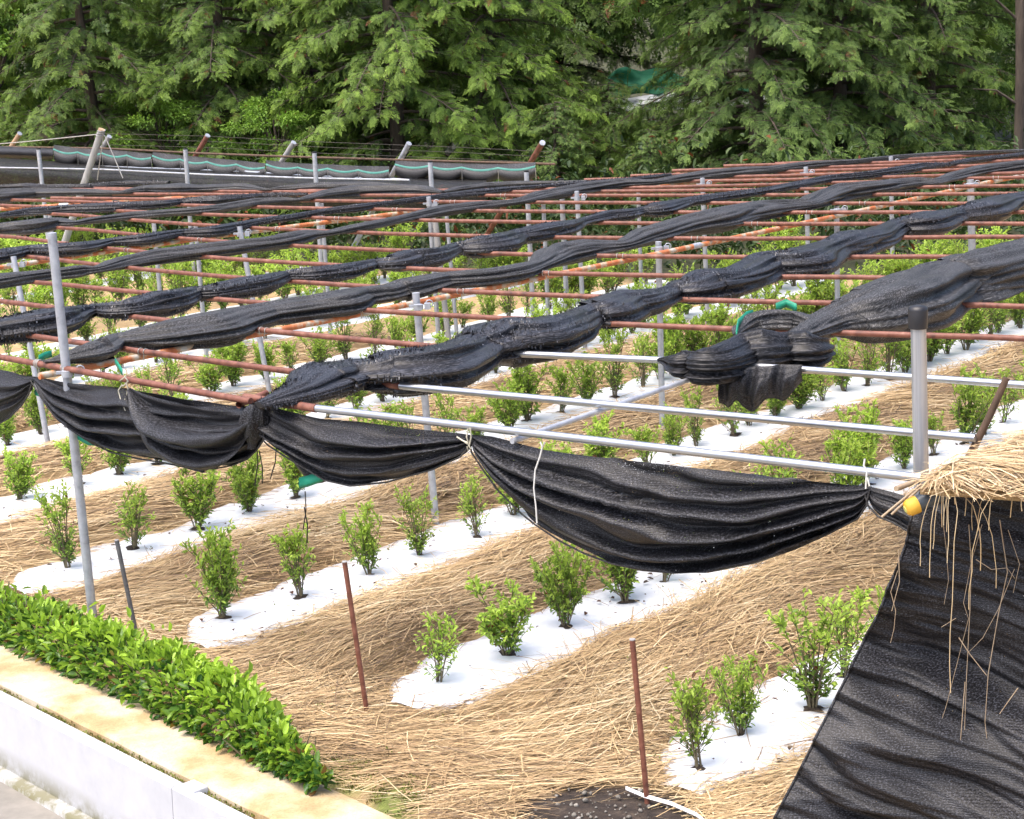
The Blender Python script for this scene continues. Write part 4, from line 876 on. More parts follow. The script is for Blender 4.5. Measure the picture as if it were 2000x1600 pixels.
def thatch():
    T0 = onz(1806, 948, H+.06); loc = T0.copy(); e = thing('straw_thatch', 'flat straw thatch laid on the canopy corner above the black curtain', 'thatch', loc)
    zt = H+.05
    front_ = [onz(x, y, zt)[:2] for x, y in ((1797, 954), (1850, 957), (2000, 968), (2150, 982))]; back_ = [onz(x, y, zt)[:2] for x, y in ((1824, 940), (1895, 908), (2000, 858), (2100, 814))]
    rows = []; n = 30
    fx = lambda P, t: np.array([np.interp(t*3, range(4), [p[i] for p in P]) for i in (0, 1)])
    def surf(s, t):
        p = fx(front_, t)*(1-s)+fx(back_, t)*s; return np.array([*p, zt+.055*math.sin(math.pi*min(1, max(0, s)))**.5*min(1, t*5+.25)+.02*fbm(p[0]*6, p[1]*6)])
    for i in range(n+1): rows.append([np.array([*surf(0, i/n)[:2], zt-.03])]+[surf(j/14, i/n) for j in range(15)]+[np.array([*surf(1, i/n)[:2], zt-.03])])
    mb = MB(); mb.grid(rows, None, True); o = shift(mb, loc).build('straw_mat', M['ground'], e)
    ca = o.data.color_attributes.new('tone', 'FLOAT_COLOR', 'POINT'); ca.data.foreach_set('color', np.tile([0., 0, 0, 1], len(o.data.vertices)).astype(np.float32))
    r = np.random.default_rng(44)
    def pf(r_):
        s, t = r_.random(), r_.random(); s = s*1.05-.05; p = surf(s, t); a = R(-25)+r_.normal(0, .5)
        if r_.random() < .25: a = r_.uniform(0, 6.28)
        if r_.random() < .5: a += math.pi
        ex, ey, _ = proj((p[0]+.3*math.cos(a), p[1]+.3*math.sin(a), p[2]))
        sx_, sy_, _ = proj(p)
        if min(ey-938+(ex-1805)*.47, sy_-938+(sx_-1805)*.47) < -8: return None
        if ex < 1790 or ey > 966+(ex-1800)*.08: return None
        return p[0]-loc[0], p[1]-loc[1], p[2]-loc[2]+abs(r_.normal(0, .012)), a, abs(r_.normal(0, .06)), np.clip(r_.normal(.56, .28), 0, 1)
    o = straw('thatch_straw', pf, 7500, 9, parent=e, wid=(.0011, .0027), ln=(.12, .42)); o['kind'] = 'stuff'
    # straws drooping over the front edge
    V = []; Q = []; T = []
    for i in range(27):
        t = r.uniform(.2, .97); p = surf(0, t)+np.array([r.normal(0, .03), -.03+r.normal(0, .02), .02]); L = r.choice([r.uniform(.08, .25), r.uniform(.2, .55), r.uniform(.5, 1.15)], p=[.6, .28, .12]); w = r.uniform(.0010, .0022)
        d = np.array([r.normal(-.25, .5), -.75, r.uniform(-.1, .3)]); d /= np.linalg.norm(d); b0 = len(V); seg = 7; tone = np.clip(r.normal(.72, .15), 0, 1); q = p.copy()
        for j in range(seg+1):
            V += [q-np.array([w, 0, 0]), q+np.array([w, 0, 0])]; T += [(tone, 0, 0)]*2
            d = d*np.array([.72, .50, 1])+np.array([r.normal(0, .09), 0, -.42]); d /= np.linalg.norm(d); q = q+d*L/seg
            q[1] = max(q[1], p[1]-.12)
        for j in range(seg): k2 = b0+2*j; Q.append((k2, k2+1, k2+3, k2+2))
    npmesh('hanging_straw', np.array(V)-loc, Q, T, M['straw'], e)['kind'] = 'stuff'
thatch()
# long dry straws hanging on the curtain
def hanging():
    u = np.array([*(CB-CA), 0]); nrm = np.array([u[1], -u[0], 0]); nrm = -nrm if nrm[1] > 0 else nrm
    L = [[(1925, 1010), (1905, 1080), (1890, 1160), (1900, 1190), (1860, 1350), (1832, 1440), (1826, 1530), (1820, 1600)], [(1900, 1010), (1905, 1090), (1903, 1170), (1898, 1300), (1895, 1420), (1898, 1445)], [(1960, 1000), (1975, 1100), (1958, 1180), (1940, 1290), (1935, 1380), (1943, 1440)], [(1852, 1010), (1858, 1060), (1862, 1115), (1854, 1160)], [(1915, 1074), (1945, 1093), (1975, 1090), (1990, 1110)], [(1884, 1220), (1905, 1250), (1938, 1290)], [(1990, 1090), (1960, 1165), (1930, 1220), (1905, 1245)], [(1898, 1300), (1890, 1420), (1877, 1480), (1876, 1523)], [(2000, 1310), (1985, 1330), (1965, 1358)], [(1880, 1180), (1852, 1197)], [(1768, 1090), (1755, 1130), (1765, 1165), (1762, 1200), (1756, 1225)], [(1770, 1050), (1772, 1110), (1758, 1165)], [(1980, 1010), (2002, 1075), (1990, 1130)]]
    for i, pts in enumerate(L):
        P = [onv(x, y, CA, CB)+nrm*(.13+.10*sm(1.7, .2, onv(x, y, CA, CB)[2])+.008*i) for x, y in pts]
        V = []; Q = []; 
        w = .0017+.0006*(i % 3)
        mb = MB(); mb.tube(P, [w*(1-.5*j/len(P)) for j in range(len(P))], 5, False); o = mb.build('hanging_straw_stalk', M['bamboo'] if i % 3 else M['bamboo'])
        where = 'left edge' if pts[0][0] < 1800 else ('left part' if pts[0][0] < 1900 else 'right part')
        tag(o, f'dry straw stalk dangling on the {where} of the black curtain', 'straw stalk', 'straw stalks dangling on the curtain')
hanging()
# yellow capped pole
cn = np.array([(CB-CA)[1], -(CB-CA)[0]]); cn = -cn if cn[1] > 0 else cn
p0 = onv(1779, 990, CA+cn*.34, CB+cn*.34); tgt = onv(1852, 957, CA+cn*.24, CB+cn*.24); d = tgt-p0; d /= np.linalg.norm(d)
e = thing('capped_pole', 'dark coated pole with a round yellow end cap under the thatch', 'pole', p0)
mb = MB(); mb.tube([p0, p0+d*.36], .040, 18); shift(mb, p0).build('shaft', M['bluepipe'], e)
mb = MB(); mb.tube([p0-d*.030, p0-d*.026, p0-d*.012, p0+d*.02, p0+d*.035], [.022, .034, .043, .045, .044], 22); shift(mb, p0).build('end_cap', M['yellow'], e)
mb = MB(); mb.tube([p0-d*.033, p0-d*.0295], [.017, .02], 18); shift(mb, p0).build('cap_disc', M['yelgreen'], e)
mb = MB(); c = p0+d*.26; mb.tube([c, c+d*.05], .047, 16); shift(mb, p0).build('clamp', M['blackcap'], e)
b = onz(1750, 955, H-.02); t = onz(1830, 925, H-.02); e = thing('bamboo_pole', 'thin dry bamboo pole poking out below the front pipe end', 'pole', b); mb = MB(); mb.tube([b, t], .014, 10); shift(mb, b).build('culm', M['bamboo'], e)
for i, (a, b_) in enumerate((((1722, 1010), (1800, 945)), ((1741, 1005), (1812, 940)))):
    p, q = onz(*a, H-.1), onz(*b_, H+.06); e = thing('reed_stalk', ['long pale reed stalk sticking out left of the yellow cap', 'shorter pale reed stalk just above the yellow cap'][i], 'reed', p); mb = MB(); mb.tube([p, q], .006, 6); shift(mb, p).build('stalk', M['bamboo'], e)
st = onz(1895, 888, H-.1); tp = ony(1966, 738, st[1]); e = thing('wooden_stick', 'dark brown wooden stick leaning up from behind the thatch', 'stick', st); mb = MB(); mb.tube([st-(tp-st)*.25, st, (st+tp)/2+np.array([.006, 0, 0]), tp], [.021, .021, .02, .019], 10); shift(mb, st).build('shaft', M['wood'], e)
# white film ribbon at the bottom edge
P = [onz(x, y, .075) for x, y in ((1222, 1540), (1260, 1556), (1310, 1570), (1360, 1592), (1400, 1625), (1420, 1660))]; mb = MB(); mb.grid([[p+np.array([.0, -.022, 0]), p+np.array([0, 0, .012]), p+np.array([0, .022, 0])] for p in P]); o = mb.build('film_ribbon', M['film']); o.modifiers.new('s', 'SOLIDIFY').thickness = .003
tag(o, 'narrow white film ribbon lying on the dark soil patch', 'film')
# ------------------------------------------------------------------ scalloped side net behind the canopy
BA = np.array([-9.2, 33.6]); BB = np.array([1.0, 26.4])
BN = np.array([-.577, -.817])
def bk(x, y, off=0.): return onv(x, y, BA+BN*off, BB+BN*off)
bx = [(-40, 281), (0, 287), (200, 290), (400, 300), (560, 306), (800, 313), (1060, 320), (1084, 321)]
P = [bk(*q) for q in bx]; e = thing('top_rail', 'rusty top rail carrying the scalloped net along the back', 'rail', P[0]); mb = MB(); mb.tube(P, .018, 8); shift(mb, P[0]).build('tube', M['wood'], e)
sc = [(-40, 282, 0), (0, 287, 0), (105, 292, 1), (152, 298, 1), (200, 300, 1), (248, 304, 1), (296, 309, 1), (298, 305, 2), (352, 312, 2), (405, 317, 2), (462, 322, 2), (518, 328, 2), (520, 322, 3), (582, 328, 3), (640, 330, 3), (700, 333, 3), (760, 334, 3), (772, 322, 4), (838, 325, 4), (902, 328, 4), (973, 329, 4), (1046, 326, 4)]
def scallop(a, b, ya, yb, drop):
    xs = np.linspace(a, b, 15); rows = []; UV = []
    for x in xs:
        t = (x-a)/(b-a); top = ya+(yb-ya)*t-9; mid_ = ya+(yb-ya)*t+5*math.sin(math.pi*t); bot = mid_+drop*(.72+.28*math.sin(math.pi*t))
        pts = [bk(x, top, 0), bk(x, mid_, .25), bk(x, mid_+(bot-mid_)*.35, .34), bk(x, mid_+(bot-mid_)*.7, .30), bk(x, bot, .16), bk(x, bot-3, .02)]
        rows.append(pts); UV.append([(t*.5, j*.1) for j in range(6)])
    return rows, UV
for g in (1, 2, 3, 4):
    pts = [q for q in sc if q[2] == g]; loc = bk(pts[0][0], pts[0][1]); lab = ['scalloped black net valance, leftmost, behind the leaning pole', 'scalloped black net valance with four sags, left of centre', 'scalloped black net valance in the middle of the back rail', 'scalloped black net valance at the right end of the back rail'][g-1]
    e = thing('net_valance', lab, 'net valance', loc, 'scalloped net valances on the back rail'); mb = MB(); mt = MB(); ms = []
    for (a, ya, _), (b, yb, _) in zip(pts[:-1], pts[1:]):
        rws, uv = scallop(a, b, ya, yb, 28); mb.grid(rws, uv)
        mt.grid([[r_[1]+np.array([-.006, -.009, -.016]), r_[1]+np.array([-.010, -.014, 0]), r_[1]+np.array([-.004, -.006, .02])] for r_ in rws])
        m_ = MB(); m_.tube([bk(b, yb+2, .4), bk(b+1, yb+28, .36), bk(b, yb+38, .1)], .006, 4, False); ms.append(m_)
    shift(mb, loc).build('net_cloth', M['net'], e); o = shift(mt, loc).build('hem_tape', M['teal'], e); o['label'] = 'pale teal hem tape'; [shift(m_, loc).build('cord', M['wire'], e) for m_ in ms]
# dark gathered net at far left of the rail
loc = bk(-40, 290); e = thing('net_valance', 'plain dark net gathered on the back rail at the left frame edge', 'net valance', loc, 'scalloped net valances on the back rail'); rows = [[bk(x, 285+.05*x, 0), bk(x, 292+.03*x, .2), bk(x, 300+.03*x+2*fbm(x*.05, 0), .22), bk(x, 309+.03*x+3*fbm(x*.05, 2), .05)] for x in np.arange(-40, 106, 8)]
mb = MB(); mb.grid(rows, [[(i*.1, j*.1) for j in range(4)] for i in range(len(rows))]); shift(mb, loc).build('net_cloth', M['shag'], e)
# lower grey sagging net + silver rails below the valances
lo_t = [(-40, 308), (0, 312), (150, 322), (300, 331), (450, 338), (600, 345), (760, 350), (900, 353), (1000, 354)]
xs = np.arange(-40, 960, 10); loc = bk(0, 330); rows = []
for x in xs:
    y0 = np.interp(x, *zip(*lo_t)); rows.append([bk(x, y0-4, .2), bk(x, y0+4+2*fbm(x*.03, 1), .5), bk(x, y0+14+3*fbm(x*.02, 4), .7), bk(x, y0+26+6*abs(math.sin(x*.028)), .75), bk(x, y0+60, .5)])
e = thing('side_net', 'low grey sagging net below the scalloped valances', 'side net', loc); mb = MB(); mb.grid(rows, [[(i*.15, j*.2) for j in range(5)] for i in range(len(rows))]); shift(mb, loc).build('net_cloth', M['sidenet'], e)
for i, (pts, mt) in enumerate((([(-40, 314), (150, 324), (450, 334), (600, 343), (830, 353), (920, 357)], 'silver'), ([(-40, 327), (200, 331), (400, 341), (600, 348), (800, 352)], 'galv'))):
    P = [bk(x, y, .3+.4*i) for x, y in pts]; e = thing('back_rail', ['bright silver rail below the scalloped valances', 'thin grey rail in front of the sagging side net'][i], 'rail', P[0]); mb = MB(); mb.tube(P, .022-.008*i, 8); shift(mb, P[0]).build('tube', M[mt], e)
for (x, y), (x2, y2), lab in (((75, 292), (90, 430), 'pale post in front of the scalloped net, leftmost'), ((362, 292), (372, 440), 'pale post in front of the scalloped net, second from left'), ((614, 299), (622, 430), 'pale post in front of the scalloped net, middle one'), ((840, 317), (847, 430), 'pale post in front of the scalloped net, right of centre'), ((1028, 336), (1033, 440), 'short pale post at the right end of the scalloped net'), ((1096, 352), (1100, 440), 'tiny far post right of the scalloped net')):
    t = bk(x, y, 1.5); lo = bk(x2, y2, 1.5); d_ = (lo-t)/(lo[2]-t[2]); b = t+d_*(.03-t[2]); e = thing('back_post', lab, 'post', b, 'pale posts before the scalloped net'); mb = MB(); mb.tube([b, t], .034, 10); shift(mb, b).build('shaft', M['galv'], e); mc = MB(); mc.tube([t, t+np.array([0, 0, .02])], .036, 10); shift(mc, b).build('cap', M['blackcap'], e)
for (x, y), (x2, y2), mt, lab in (((38, 262), (10, 305), 'cutwood', 'slanting strut tip above the back rail, leftmost'), ((213, 268), (186, 312), 'pole', 'slanting strut tip just right of the leaning pole'), ((405, 266), (370, 325), 'rust', 'rusty slanting strut tip above the second valance'), ((573, 280), (535, 340), 'pole', 'pale slanting strut tip above the third valance'), ((798, 282), (678, 506), 'galv', 'grey slanting strut behind the right valance'), ((1059, 280), (945, 470), 'rust', 'rusty slanting strut at the right end of the back rail')):
    t = bk(x, y, -.15); b = bk(x2, y2, -.15) if y2 < 400 else ony(x2, y2, 29.5); e = thing('slanting_strut', lab, 'strut', b, 'slanting struts behind the back rail'); mb = MB(); mb.tube([b, t], .042, 10); shift(mb, b).build('shaft', M[mt], e); mc = MB(); u = (t-b)/np.linalg.norm(t-b); mc.tube([t, t+u*.02], .044, 10); shift(mc, b).build('tip', M['galv'], e)
# big leaning pole with guy ropes
t = bk(199, 253, 1.2); b = bk(105, 540, 1.5); e = thing('leaning_pole', 'thick grey leaning wooden pole with guy ropes at the left back', 'pole', b)
mb = MB(); mb.tube([b, t], [.062, .054], 14); shift(mb, b).build('shaft', M['pole'], e); u = (t-b)/np.linalg.norm(t-b); mc = MB(); mc.tube([t-u*.02, t+u*.006], .055, 14); shift(mc, b).build('cut_end', M['cutwood'], e)
def rope(pts, off=1.2, rad=.009):
    mb = MB(); mb.tube([bk(x, y, off) for x, y in pts], rad, 5, False); return mb
for pts in ([(196, 262), (120, 270), (40, 278), (-40, 284)], [(202, 262), (197, 300), (190, 352)], [(204, 264), (222, 305), (240, 348)]): shift(rope(pts), b).build('guy_rope', M['wire'], e)
mb = MB()
for s_ in (0.02, .06, .1): 
    c = t-u*s_; mb.tube([c+.06*np.array([math.cos(a), math.sin(a), .2*math.sin(a)]) for a in np.linspace(0, 6.283, 14)], .01, 5, False)
shift(mb, b).build('rope_binding', M['pole'], e)
for i, dy in enumerate((0, 12, 22)):
    P = [bk(x, y-dy, -.4) for x, y in ((200, 283), (400, 288), (640, 300), (900, 310), (1075, 319))]; e = thing('back_wire', f'{["lowest", "middle", "top"][i]} of three thin dark wires above the back rail', 'wire', P[0]); mb = MB(); mb.tube(P, .0035, 4, False); shift(mb, P[0]).build('strand', M['roofd'], e)
# ------------------------------------------------------------------ trees
def sprays(templates, P, D, U, S, tone, r):
    """place flat fan sprays; templates: list of (V(n,3) in lateral, forward, normal; tip(n); quads)"""
    Vs = []; Qs = []; Ts = []; off = 0; ti = r.integers(0, len(templates), len(P))
    D = D/np.linalg.norm(D, axis=1, keepdims=True); X = np.cross(D, U); X /= np.linalg.norm(X, axis=1, keepdims=True)+1e-9; N = np.cross(X, D)
    for k, (tv, tip, tq) in enumerate(templates):
        I = np.where(ti == k)[0]
        if not len(I): continue
        loc = tv[None]*S[I][:, None, None]
        V = P[I][:, None]+X[I][:, None]*loc[..., 0:1]+D[I][:, None]*loc[..., 1:2]+N[I][:, None]*loc[..., 2:3]
        n = tv.shape[0]; Vs.append(V.reshape(-1, 3)); Qs.append((np.arange(len(I))[:, None, None]*n+tq[None]+off).reshape(-1, 4)); off += len(I)*n
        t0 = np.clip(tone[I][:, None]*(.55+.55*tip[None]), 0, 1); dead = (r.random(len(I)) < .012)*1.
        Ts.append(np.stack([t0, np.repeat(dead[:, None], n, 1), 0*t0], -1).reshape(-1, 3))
    return np.concatenate(Vs), np.concatenate(Qs), np.concatenate(Ts)
def fan_template(seed, nb=7, droop=.25):
    r = np.random.default_rng(seed); V = []; Q = []; T = []
    def blade(p, a, L, w):
        b0 = len(V); dx, dy = math.sin(a), math.cos(a); z0 = -droop*(p[1]**2+p[0]**2)
        e = (p[0]+dx*L, p[1]+dy*L); m_ = (p[0]+dx*L*.55, p[1]+dy*L*.55)
        ze = -droop*(e[0]**2+e[1]**2)+r.normal(0, .015); zm = -droop*(m_[0]**2+m_[1]**2)+.01
        V.extend([(p[0], p[1], z0), (m_[0]+dy*w, m_[1]-dx*w, zm), (e[0], e[1], ze), (m_[0]-dy*w, m_[1]+dx*w, zm)]); d = math.hypot(e[0], e[1])
        T.extend([d*.3, d*.7, d, d*.7]); Q.append((b0, b0+1, b0+2, b0+3))
    for i in range(nb):
        t = i/(nb-1); y = .08+.8*t
        for s in (-1, 1):
            a = s*R(r.uniform(38, 62))*(1-.35*t); L = .42*(1-t*.72)*r.uniform(.75, 1.15)
            for q in range(3):
                f = q/3; p = (math.sin(a)*L*f, y+math.cos(a)*L*f); blade(p, a+r.normal(0, .28)+(.45 if q % 2 else -.3)*s*.6, L*.5*r.uniform(.8, 1.2), .026+.012*r.random())
    blade((0, .8), 0, .25, .04)
    return np.array(V), np.clip(np.array(T), 0, 1), np.array(Q)
FANS = [fan_template(50+i) for i in range(5)]
def conifer(seed, h, rad, nb, light, zlow=.2, facing=None):
    r = np.random.default_rng(seed); P = []; D = []; U = []; S = []; T = []; limbs = MB()
    limbs.tube([(0, 0, -.3), (.03*r.normal(), .03*r.normal(), h*.35), (.06*r.normal(), .05*r.normal(), h*.7), (0, 0, h)], [.17, .13, .08, .02], 10)
    for i in range(nb):
        hz = zlow+(h-zlow)*((i+.5*r.random())/nb); az = i*2.4+r.normal(0, .3); L = rad*(1-.6*(hz/h)**2.2)*r.uniform(.7, 1.15)
        o = np.array([math.cos(az), math.sin(az), 0]); up = r.uniform(-.05, .35); path = []
        for t in np.linspace(0, 1, 8): path.append(np.array([0, 0, hz])+o*L*t+np.array([0, 0, L*(up*t-.55*t*t+.14*t**3)]))
        limbs.tube(path, [.035*(1-t*.85) for t in np.linspace(0, 1, 8)], 5, False)
        side = np.array([-o[1], o[0], 0])
        ns = int(7+7*L)
        for s in range(ns):
            t = .16+.84*(s+r.random())/ns; j = t*7; a = int(min(6, j)); p = path[a]+(path[a+1]-path[a])*(j-a)
            sg = -1 if s % 2 else 1; l2 = r.uniform(.25, .75)*(1.15-.6*t)*min(1, L/1.6)
            d2 = o*r.uniform(.35, 1.0)+side*sg*r.uniform(.3, 1.0)+np.array([0, 0, r.uniform(-.45, .15)]); d2 /= np.linalg.norm(d2)
            q = p+d2*l2; limbs.tube([p, q], [.008, .003], 4, False)
            for k in range(12):
                f = .15+.85*(k+r.random()*.5)/12; pp = p+d2*l2*f+r.normal(0, .04, 3)
                dd = d2*.8+np.array([0, 0, r.uniform(-.75, -.1)])+r.normal(0, .35, 3)
                P.append(pp); D.append(dd); U.append(np.array([0, 0, 1.])+o*.5+r.normal(0, .3, 3)); S.append(r.uniform(.11, .215))
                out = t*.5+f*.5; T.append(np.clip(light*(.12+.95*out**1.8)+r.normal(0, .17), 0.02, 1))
    for k in range(5): 
        P.append(np.array([0, 0, h-.3])); D.append(np.array([r.normal(), r.normal(), 1.])); U.append(rdir(1, r)[0]); S.append(.35); T.append(.7)
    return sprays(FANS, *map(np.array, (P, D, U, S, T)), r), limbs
def broadleaf(seed, h, rad, n, light):
    r = np.random.default_rng(seed); limbs = MB(); P = []; D = []; T = []
    limbs.tube([(0, 0, -.2), (.1, 0, h*.4), (.0, .1, h*.8)], [.11, .08, .03], 8)
    for i in range(46):
        az = r.uniform(0, 6.28); z = r.uniform(.12, 1.)*h; rr = rad*math.sqrt(max(.05, 1-(z/h-.45)**2*2.2))*r.uniform(.45, 1.05); c = np.array([math.cos(az)*rr, math.sin(az)*rr, z])
        s0 = np.array([0, 0, z*.6]); limbs.tube([s0, (s0+c)/2+np.array([0, 0, .1]), c], [.03, .016, .004], 5, False); m_ = n//46
        q = r.normal(0, 1, (m_, 3)); q /= np.linalg.norm(q, axis=1, keepdims=True); q *= (r.random(m_)**.4)[:, None]*np.array([.42, .42, .22]); P.append(c+q)
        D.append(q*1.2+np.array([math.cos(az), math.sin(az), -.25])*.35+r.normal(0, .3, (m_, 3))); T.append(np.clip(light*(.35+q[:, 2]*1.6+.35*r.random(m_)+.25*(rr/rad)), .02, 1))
    P, D, T = map(np.concatenate, (P, D, T)); L = r.uniform(.07, .13, len(P))
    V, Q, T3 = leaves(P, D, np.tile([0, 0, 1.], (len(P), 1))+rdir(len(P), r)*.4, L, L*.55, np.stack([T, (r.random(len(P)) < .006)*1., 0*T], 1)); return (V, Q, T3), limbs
PROT = {}
def proto(key, data, mat, name):
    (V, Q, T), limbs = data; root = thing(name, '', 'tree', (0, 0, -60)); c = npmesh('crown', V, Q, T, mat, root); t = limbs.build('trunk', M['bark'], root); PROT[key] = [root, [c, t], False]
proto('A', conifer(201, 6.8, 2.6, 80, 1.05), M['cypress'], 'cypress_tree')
proto('B', conifer(202, 6.4, 2.3, 74, .85), M['cypress'], 'cypress_tree')
proto('C', conifer(203, 7.0, 2.9, 84, .9, .1), M['cypressb'], 'cypress_tree')
proto('D', broadleaf(204, 4.6, 1.7, 9000, .95), M['broad'], 'broadleaf_tree')
def tree(key, x, Y, rz, sc, label, z=0, fl=1):
    root, ch, us = PROT[key]
    if not us: PROT[key][2] = True; o = root
    else:
        o = root.copy(); COL.objects.link(o)
        for c in ch: d = c.copy(); COL.objects.link(d); d.parent = o
    X = (x-1000)/FPX*Y; o.location = (X, Y, z); o.rotation_euler = (0, 0, rz); o.scale = (sc*fl, sc*fl, sc); tag(o, label, 'tree', 'trees behind the tea field')
for a in (
 ('D', 30, 39.5, .3, 1.2, 'dark leafy tree in the upper left corner behind the old wall'),
 ('B', 215, 36.6, .8, 1.0, 'dark green cypress with drooping boughs behind the leaning pole'),
 ('B', 470, 37.3, 2.5, 1.05, 'dark cypress with bare twigs left of the bright one'),
 ('D', 345, 36.2, 1.8, .66, 'light leafed broadleaf tree between two dark cypresses at left'),
 ('A', 800, 36.2, 1.1, 1.05, 'bright yellow green cypress left of the picture centre'),
 ('A', 985, 37.5, 3.6, 1.0, 'bright cypress just right of the picture centre'),
 ('B', 640, 37.8, 4.2, 1.05, 'mid green cypress behind the bright pair'),
 ('C', 1500, 35.8, .4, 1.05, 'broad grey green cypress right of the white tarp'),
 ('C', 1660, 36.6, 2.9, 1.0, 'grey green cypress reaching down to the canopy at right'),
 ('C', 1120, 41.6, 4.6, .9, 'recessed cypress left of the white tarp, behind the bright ones'),
 ('B', 1830, 37.8, 5.5, 1.05, 'dark cypress beside the bare trunk at right'),
 ('C', 1110, 34.4, 1.9, .34, 'low young cypress at the right end of the scalloped net'),
 ('C', 1215, 37.6, 2.2, .36, 'slim young cypress standing before the white tarp'),
 ('C', 1400, 38.6, 1.2, .5, 'half grown cypress hiding the right end of the white tarp'),
 ('D', 570, 35.6, .9, .6, 'small leafy tree low in front of the mid green cypress'),
 ('B', 60, 36.8, 2.0, .45, 'low young cypress in front of the old wall at left'),
 ('C', 1290, 34.2, 5.0, .26, 'knee high young cypress at the back edge of the canopy'),
): tree(*a)
# bare trunk at right
b = np.array([(1985-1000)/FPX*34.6+.22, 34.6, 0]); e = thing('tall_trunk', 'tall bare grey tree trunk at the right frame edge', 'tree', b); mb = MB(); mb.tube([b, b+np.array([.02, 0, 2.5]), b+np.array([-.03, .02, 5.5]), b+np.array([.05, 0, 9])], [.10, .09, .08, .06], 12); shift(mb, b).build('trunk', M['bark'], e)
for z, dx, dz in ((1.9, -.9, .5), (2.6, .9, .2), (3.4, -1.2, .9)):
    mb = MB(); p = b+np.array([0, 0, z]); mb.tube([p, p+np.array([dx*.5, -.1, dz*.6]), p+np.array([dx, -.2, dz*.7])], [.03, .018, .006], 6, False); shift(mb, b).build('bare_branch', M['bark'], e)
# distant wood and undergrowth
def wood():
    r = np.random.default_rng(77); n = 24000; X = r.uniform(-17, 17, n); Y = r.uniform(40.5, 46, n); Z = r.uniform(.1, 8.5, n)
    # lumpy: push towards clump centres
    cl = np.array([(r.uniform(-17, 17), r.uniform(40, 45), r.uniform(.3, 8)) for _ in range(240)]); i = r.integers(0, 240, n); P = cl[i]+r.normal(0, 1, (n, 3))*np.array([.75, .6, .5])
    keep = ~((P[:, 0] > 1.6) & (P[:, 0] < 5.4) & (P[:, 2] > 1.5) & (P[:, 2] < 3.2) & (r.random(n) < .93)); P = P[keep]; n = len(P); P[:, 2] = np.maximum(P[:, 2], .1)+.045*5
    D = rdir(n, r)*.6+np.array([0, -.5, -.3]); V, Q, T = sprays(FANS, P, D, np.tile([0, -.3, 1.], (n, 1))+rdir(n, r)*.4, r.uniform(.45, .85, n), np.clip(r.normal(.45, .2, n), 0, 1), r)
    tag(npmesh('distant_wood', V, Q, T, M['under']), kind='stuff')
    # low leafy undergrowth, its leaf colour darkened for the shade below the trees
    n = 17000; P = np.stack([r.uniform(-10.5, 10.5, n), 0*X[:n], np.abs(r.normal(0, .55, n))], 1); fe = np.where(P[:, 0] < 3, 27-.6*(P[:, 0]-3), 27.); P[:, 1] = fe+.4+r.random(n)*6.5; P[:, 2] += .25*r.random(n)
    P[:, 2] *= .6+.7*np.array([fbm(a*.6, b_*.6) for a, b_ in P[:, :2]]).clip(-.5, 1)+.35
    P[:, 2] = np.clip(P[:, 2], .04, 1.7); D = rdir(n, r)+np.array([0, -.3, .5]); L = r.uniform(.08, .2, n)
    V, Q, T = leaves(P, D, np.tile([0, 0, 1.], (n, 1))+rdir(n, r)*.5, L, L*.42, np.stack([np.clip(r.normal(.42, .25, n), 0, 1), (r.random(n) < .05)*1., 0*L], 1)); tag(npmesh('undergrowth', V, Q, T, M['dark']), kind='stuff')
wood()
# old wall at far left, white tarp and green net in the gap
b = ony(30, 245, 39); e = thing('old_wall', 'low brown plaster wall with dark coping at the far left', 'wall', (b[0], 39, 0)); mb = MB(); mb.box((b[0]-1.2, 39, 1.1), (4.2, .15, 2.4)); shift(mb, (b[0], 39, 0)).build('panel', M['plaster'], e); mb = MB(); mb.box((b[0]-1.2, 39, 2.36), (4.4, .4, .12)); shift(mb, (b[0], 39, 0)).build('coping', M['roofd'], e)
def sheet(name, pts, Y, mat, label, cat, amp):
    xs = [p[0] for p in pts]; rows = []
    for x in np.linspace(xs[0], xs[-1], 26):
        a = np.interp(x, xs, [p[1] for p in pts]); c = np.interp(x, xs, [p[2] for p in pts]); rows.append([ony(x, a+(c-a)*j/6, Y)+np.array([0, amp*fbm(x*.03, j*.5)+.25*j/6*-1, 0]) for j in range(7)])
    mb = MB(); mb.grid(rows); o = mb.build(name, mat); o.modifiers.new('s', 'SOLIDIFY').thickness = .03; tag(o, label, cat)
sheet('white_tarp', [(1180, 196, 222), (1240, 190, 215), (1300, 180, 212), (1420, 178, 208), (1520, 190, 205)], 40.2, M['tarp'], 'white tarp glimpsed through the gap between cypresses', 'tarp', .25)
sheet('green_netting', [(1175, 165, 172), (1185, 150, 192), (1215, 128, 184), (1250, 140, 182), (1300, 128, 178), (1330, 150, 178), (1560, 160, 180)], 40.5, M['greennet'], 'green netting glimpsed above the white tarp', 'netting', .3)
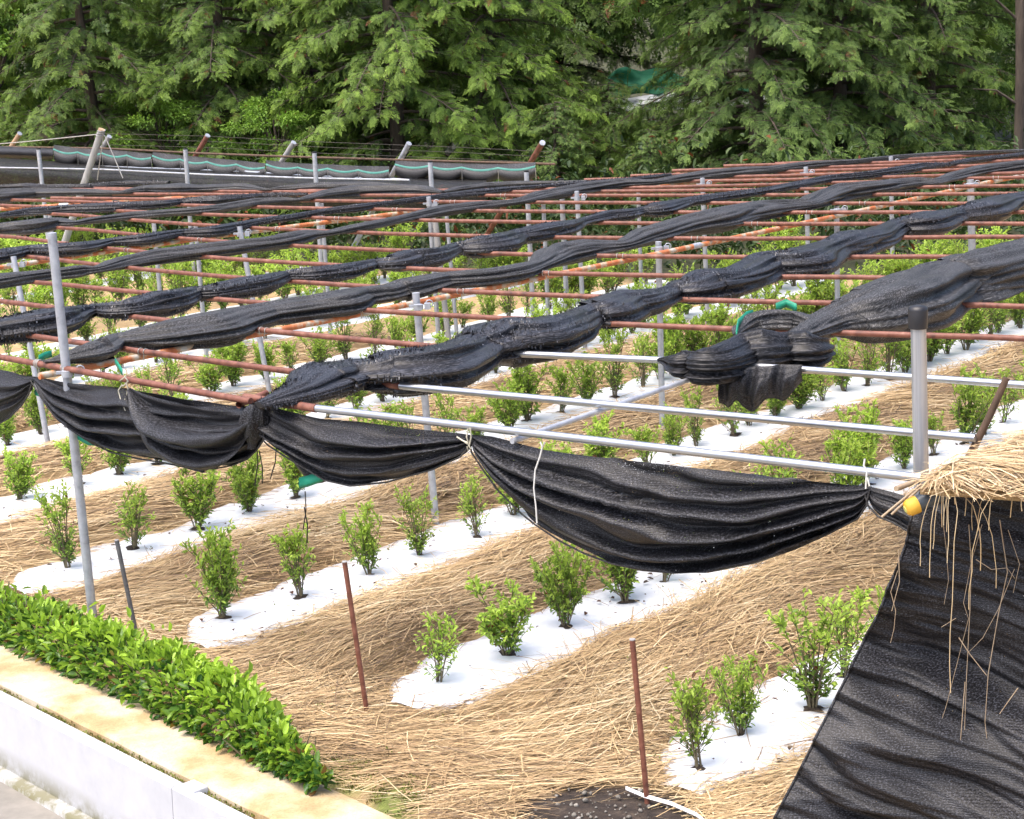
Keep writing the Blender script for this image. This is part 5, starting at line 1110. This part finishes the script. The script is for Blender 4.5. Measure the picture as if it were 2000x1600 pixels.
# pieces that belong to a part hang under that part
for o in list(SC.objects):
    if o.type != 'EMPTY': continue
    ch = {c.name.split('.')[0]: c for c in o.children}
    for par, kids in (('net_cloth', ('hem_edge', 'hem_tape', 'fringe', 'loose_threads')), ('end_cap', ('cap_disc',)), ('tube', ('coupling',)), ('shaft', ('rope_binding', 'cut_end', 'tip')), ('rod', ('tip',)), ('panel', ('joint_tab', 'footing', 'coping')), ('corner_flap', ())):
        if par not in ch: continue
        for c in list(o.children):
            if c.name.split('.')[0] in kids: c.parent = ch[par]
# ------------------------------------------------------------------ sky, sun, camera
w = bpy.data.worlds.new('World'); SC.world = w; w.use_nodes = True; nt = w.node_tree
sky = nt.nodes.new('ShaderNodeTexSky'); sky.sky_type = 'NISHITA'; sky.sun_disc = False
SUN_EL, SUN_AZ = R(68), R(235)     # azimuth measured clockwise from +Y
sky.sun_elevation = SUN_EL; sky.sun_rotation = SUN_AZ; sky.air_density = .8; sky.dust_density = 5.5; sky.ozone_density = 1.0
nt.links.new(sky.outputs[0], nt.nodes['Background'].inputs[0]); nt.nodes['Background'].inputs[1].default_value = .15
L = bpy.data.lights.new('sun', 'SUN'); L.energy = .8; L.angle = R(65); L.color = (1, .95, .88); so = bpy.data.objects.new('sun', L); COL.objects.link(so)
sd = Vector((math.sin(SUN_AZ)*math.cos(SUN_EL), math.cos(SUN_AZ)*math.cos(SUN_EL), math.sin(SUN_EL))); so.rotation_euler = sd.to_track_quat('Z', 'Y').to_euler()
cam = bpy.data.cameras.new('camera'); co = bpy.data.objects.new('camera', cam); COL.objects.link(co); SC.camera = co
cam.sensor_width = 36; cam.lens = FPX/2000*36; cam.clip_end = 500; cam.clip_start = .1
from mathutils import Matrix
fwd = Vector((0, math.cos(PITCH), -math.sin(PITCH))); right = Vector((1, 0, 0)); up = right.cross(fwd)
c, s = math.cos(ROLL), math.sin(ROLL)
# image x axis / y axis after roll (u = dx*c - dy*s ; v = dx*s + dy*c)
ix = right*c-up*s; iy = -(right*s+up*c)
Mx = Matrix((ix, -iy, -fwd)).transposed().to_4x4(); Mx.translation = Vector((0, 0, CH)); co.matrix_world = Mx
vs = SC.view_settings; vs.view_transform = 'Standard'; vs.look = 'None'; vs.exposure = 1.45; vs.gamma = 1; vs.use_curve_mapping = False
SC.cycles.max_bounces = 6; SC.cycles.transparent_max_bounces = 8; SC.cycles.diffuse_bounces = 3; SC.cycles.glossy_bounces = 2; SC.cycles.use_denoising = True
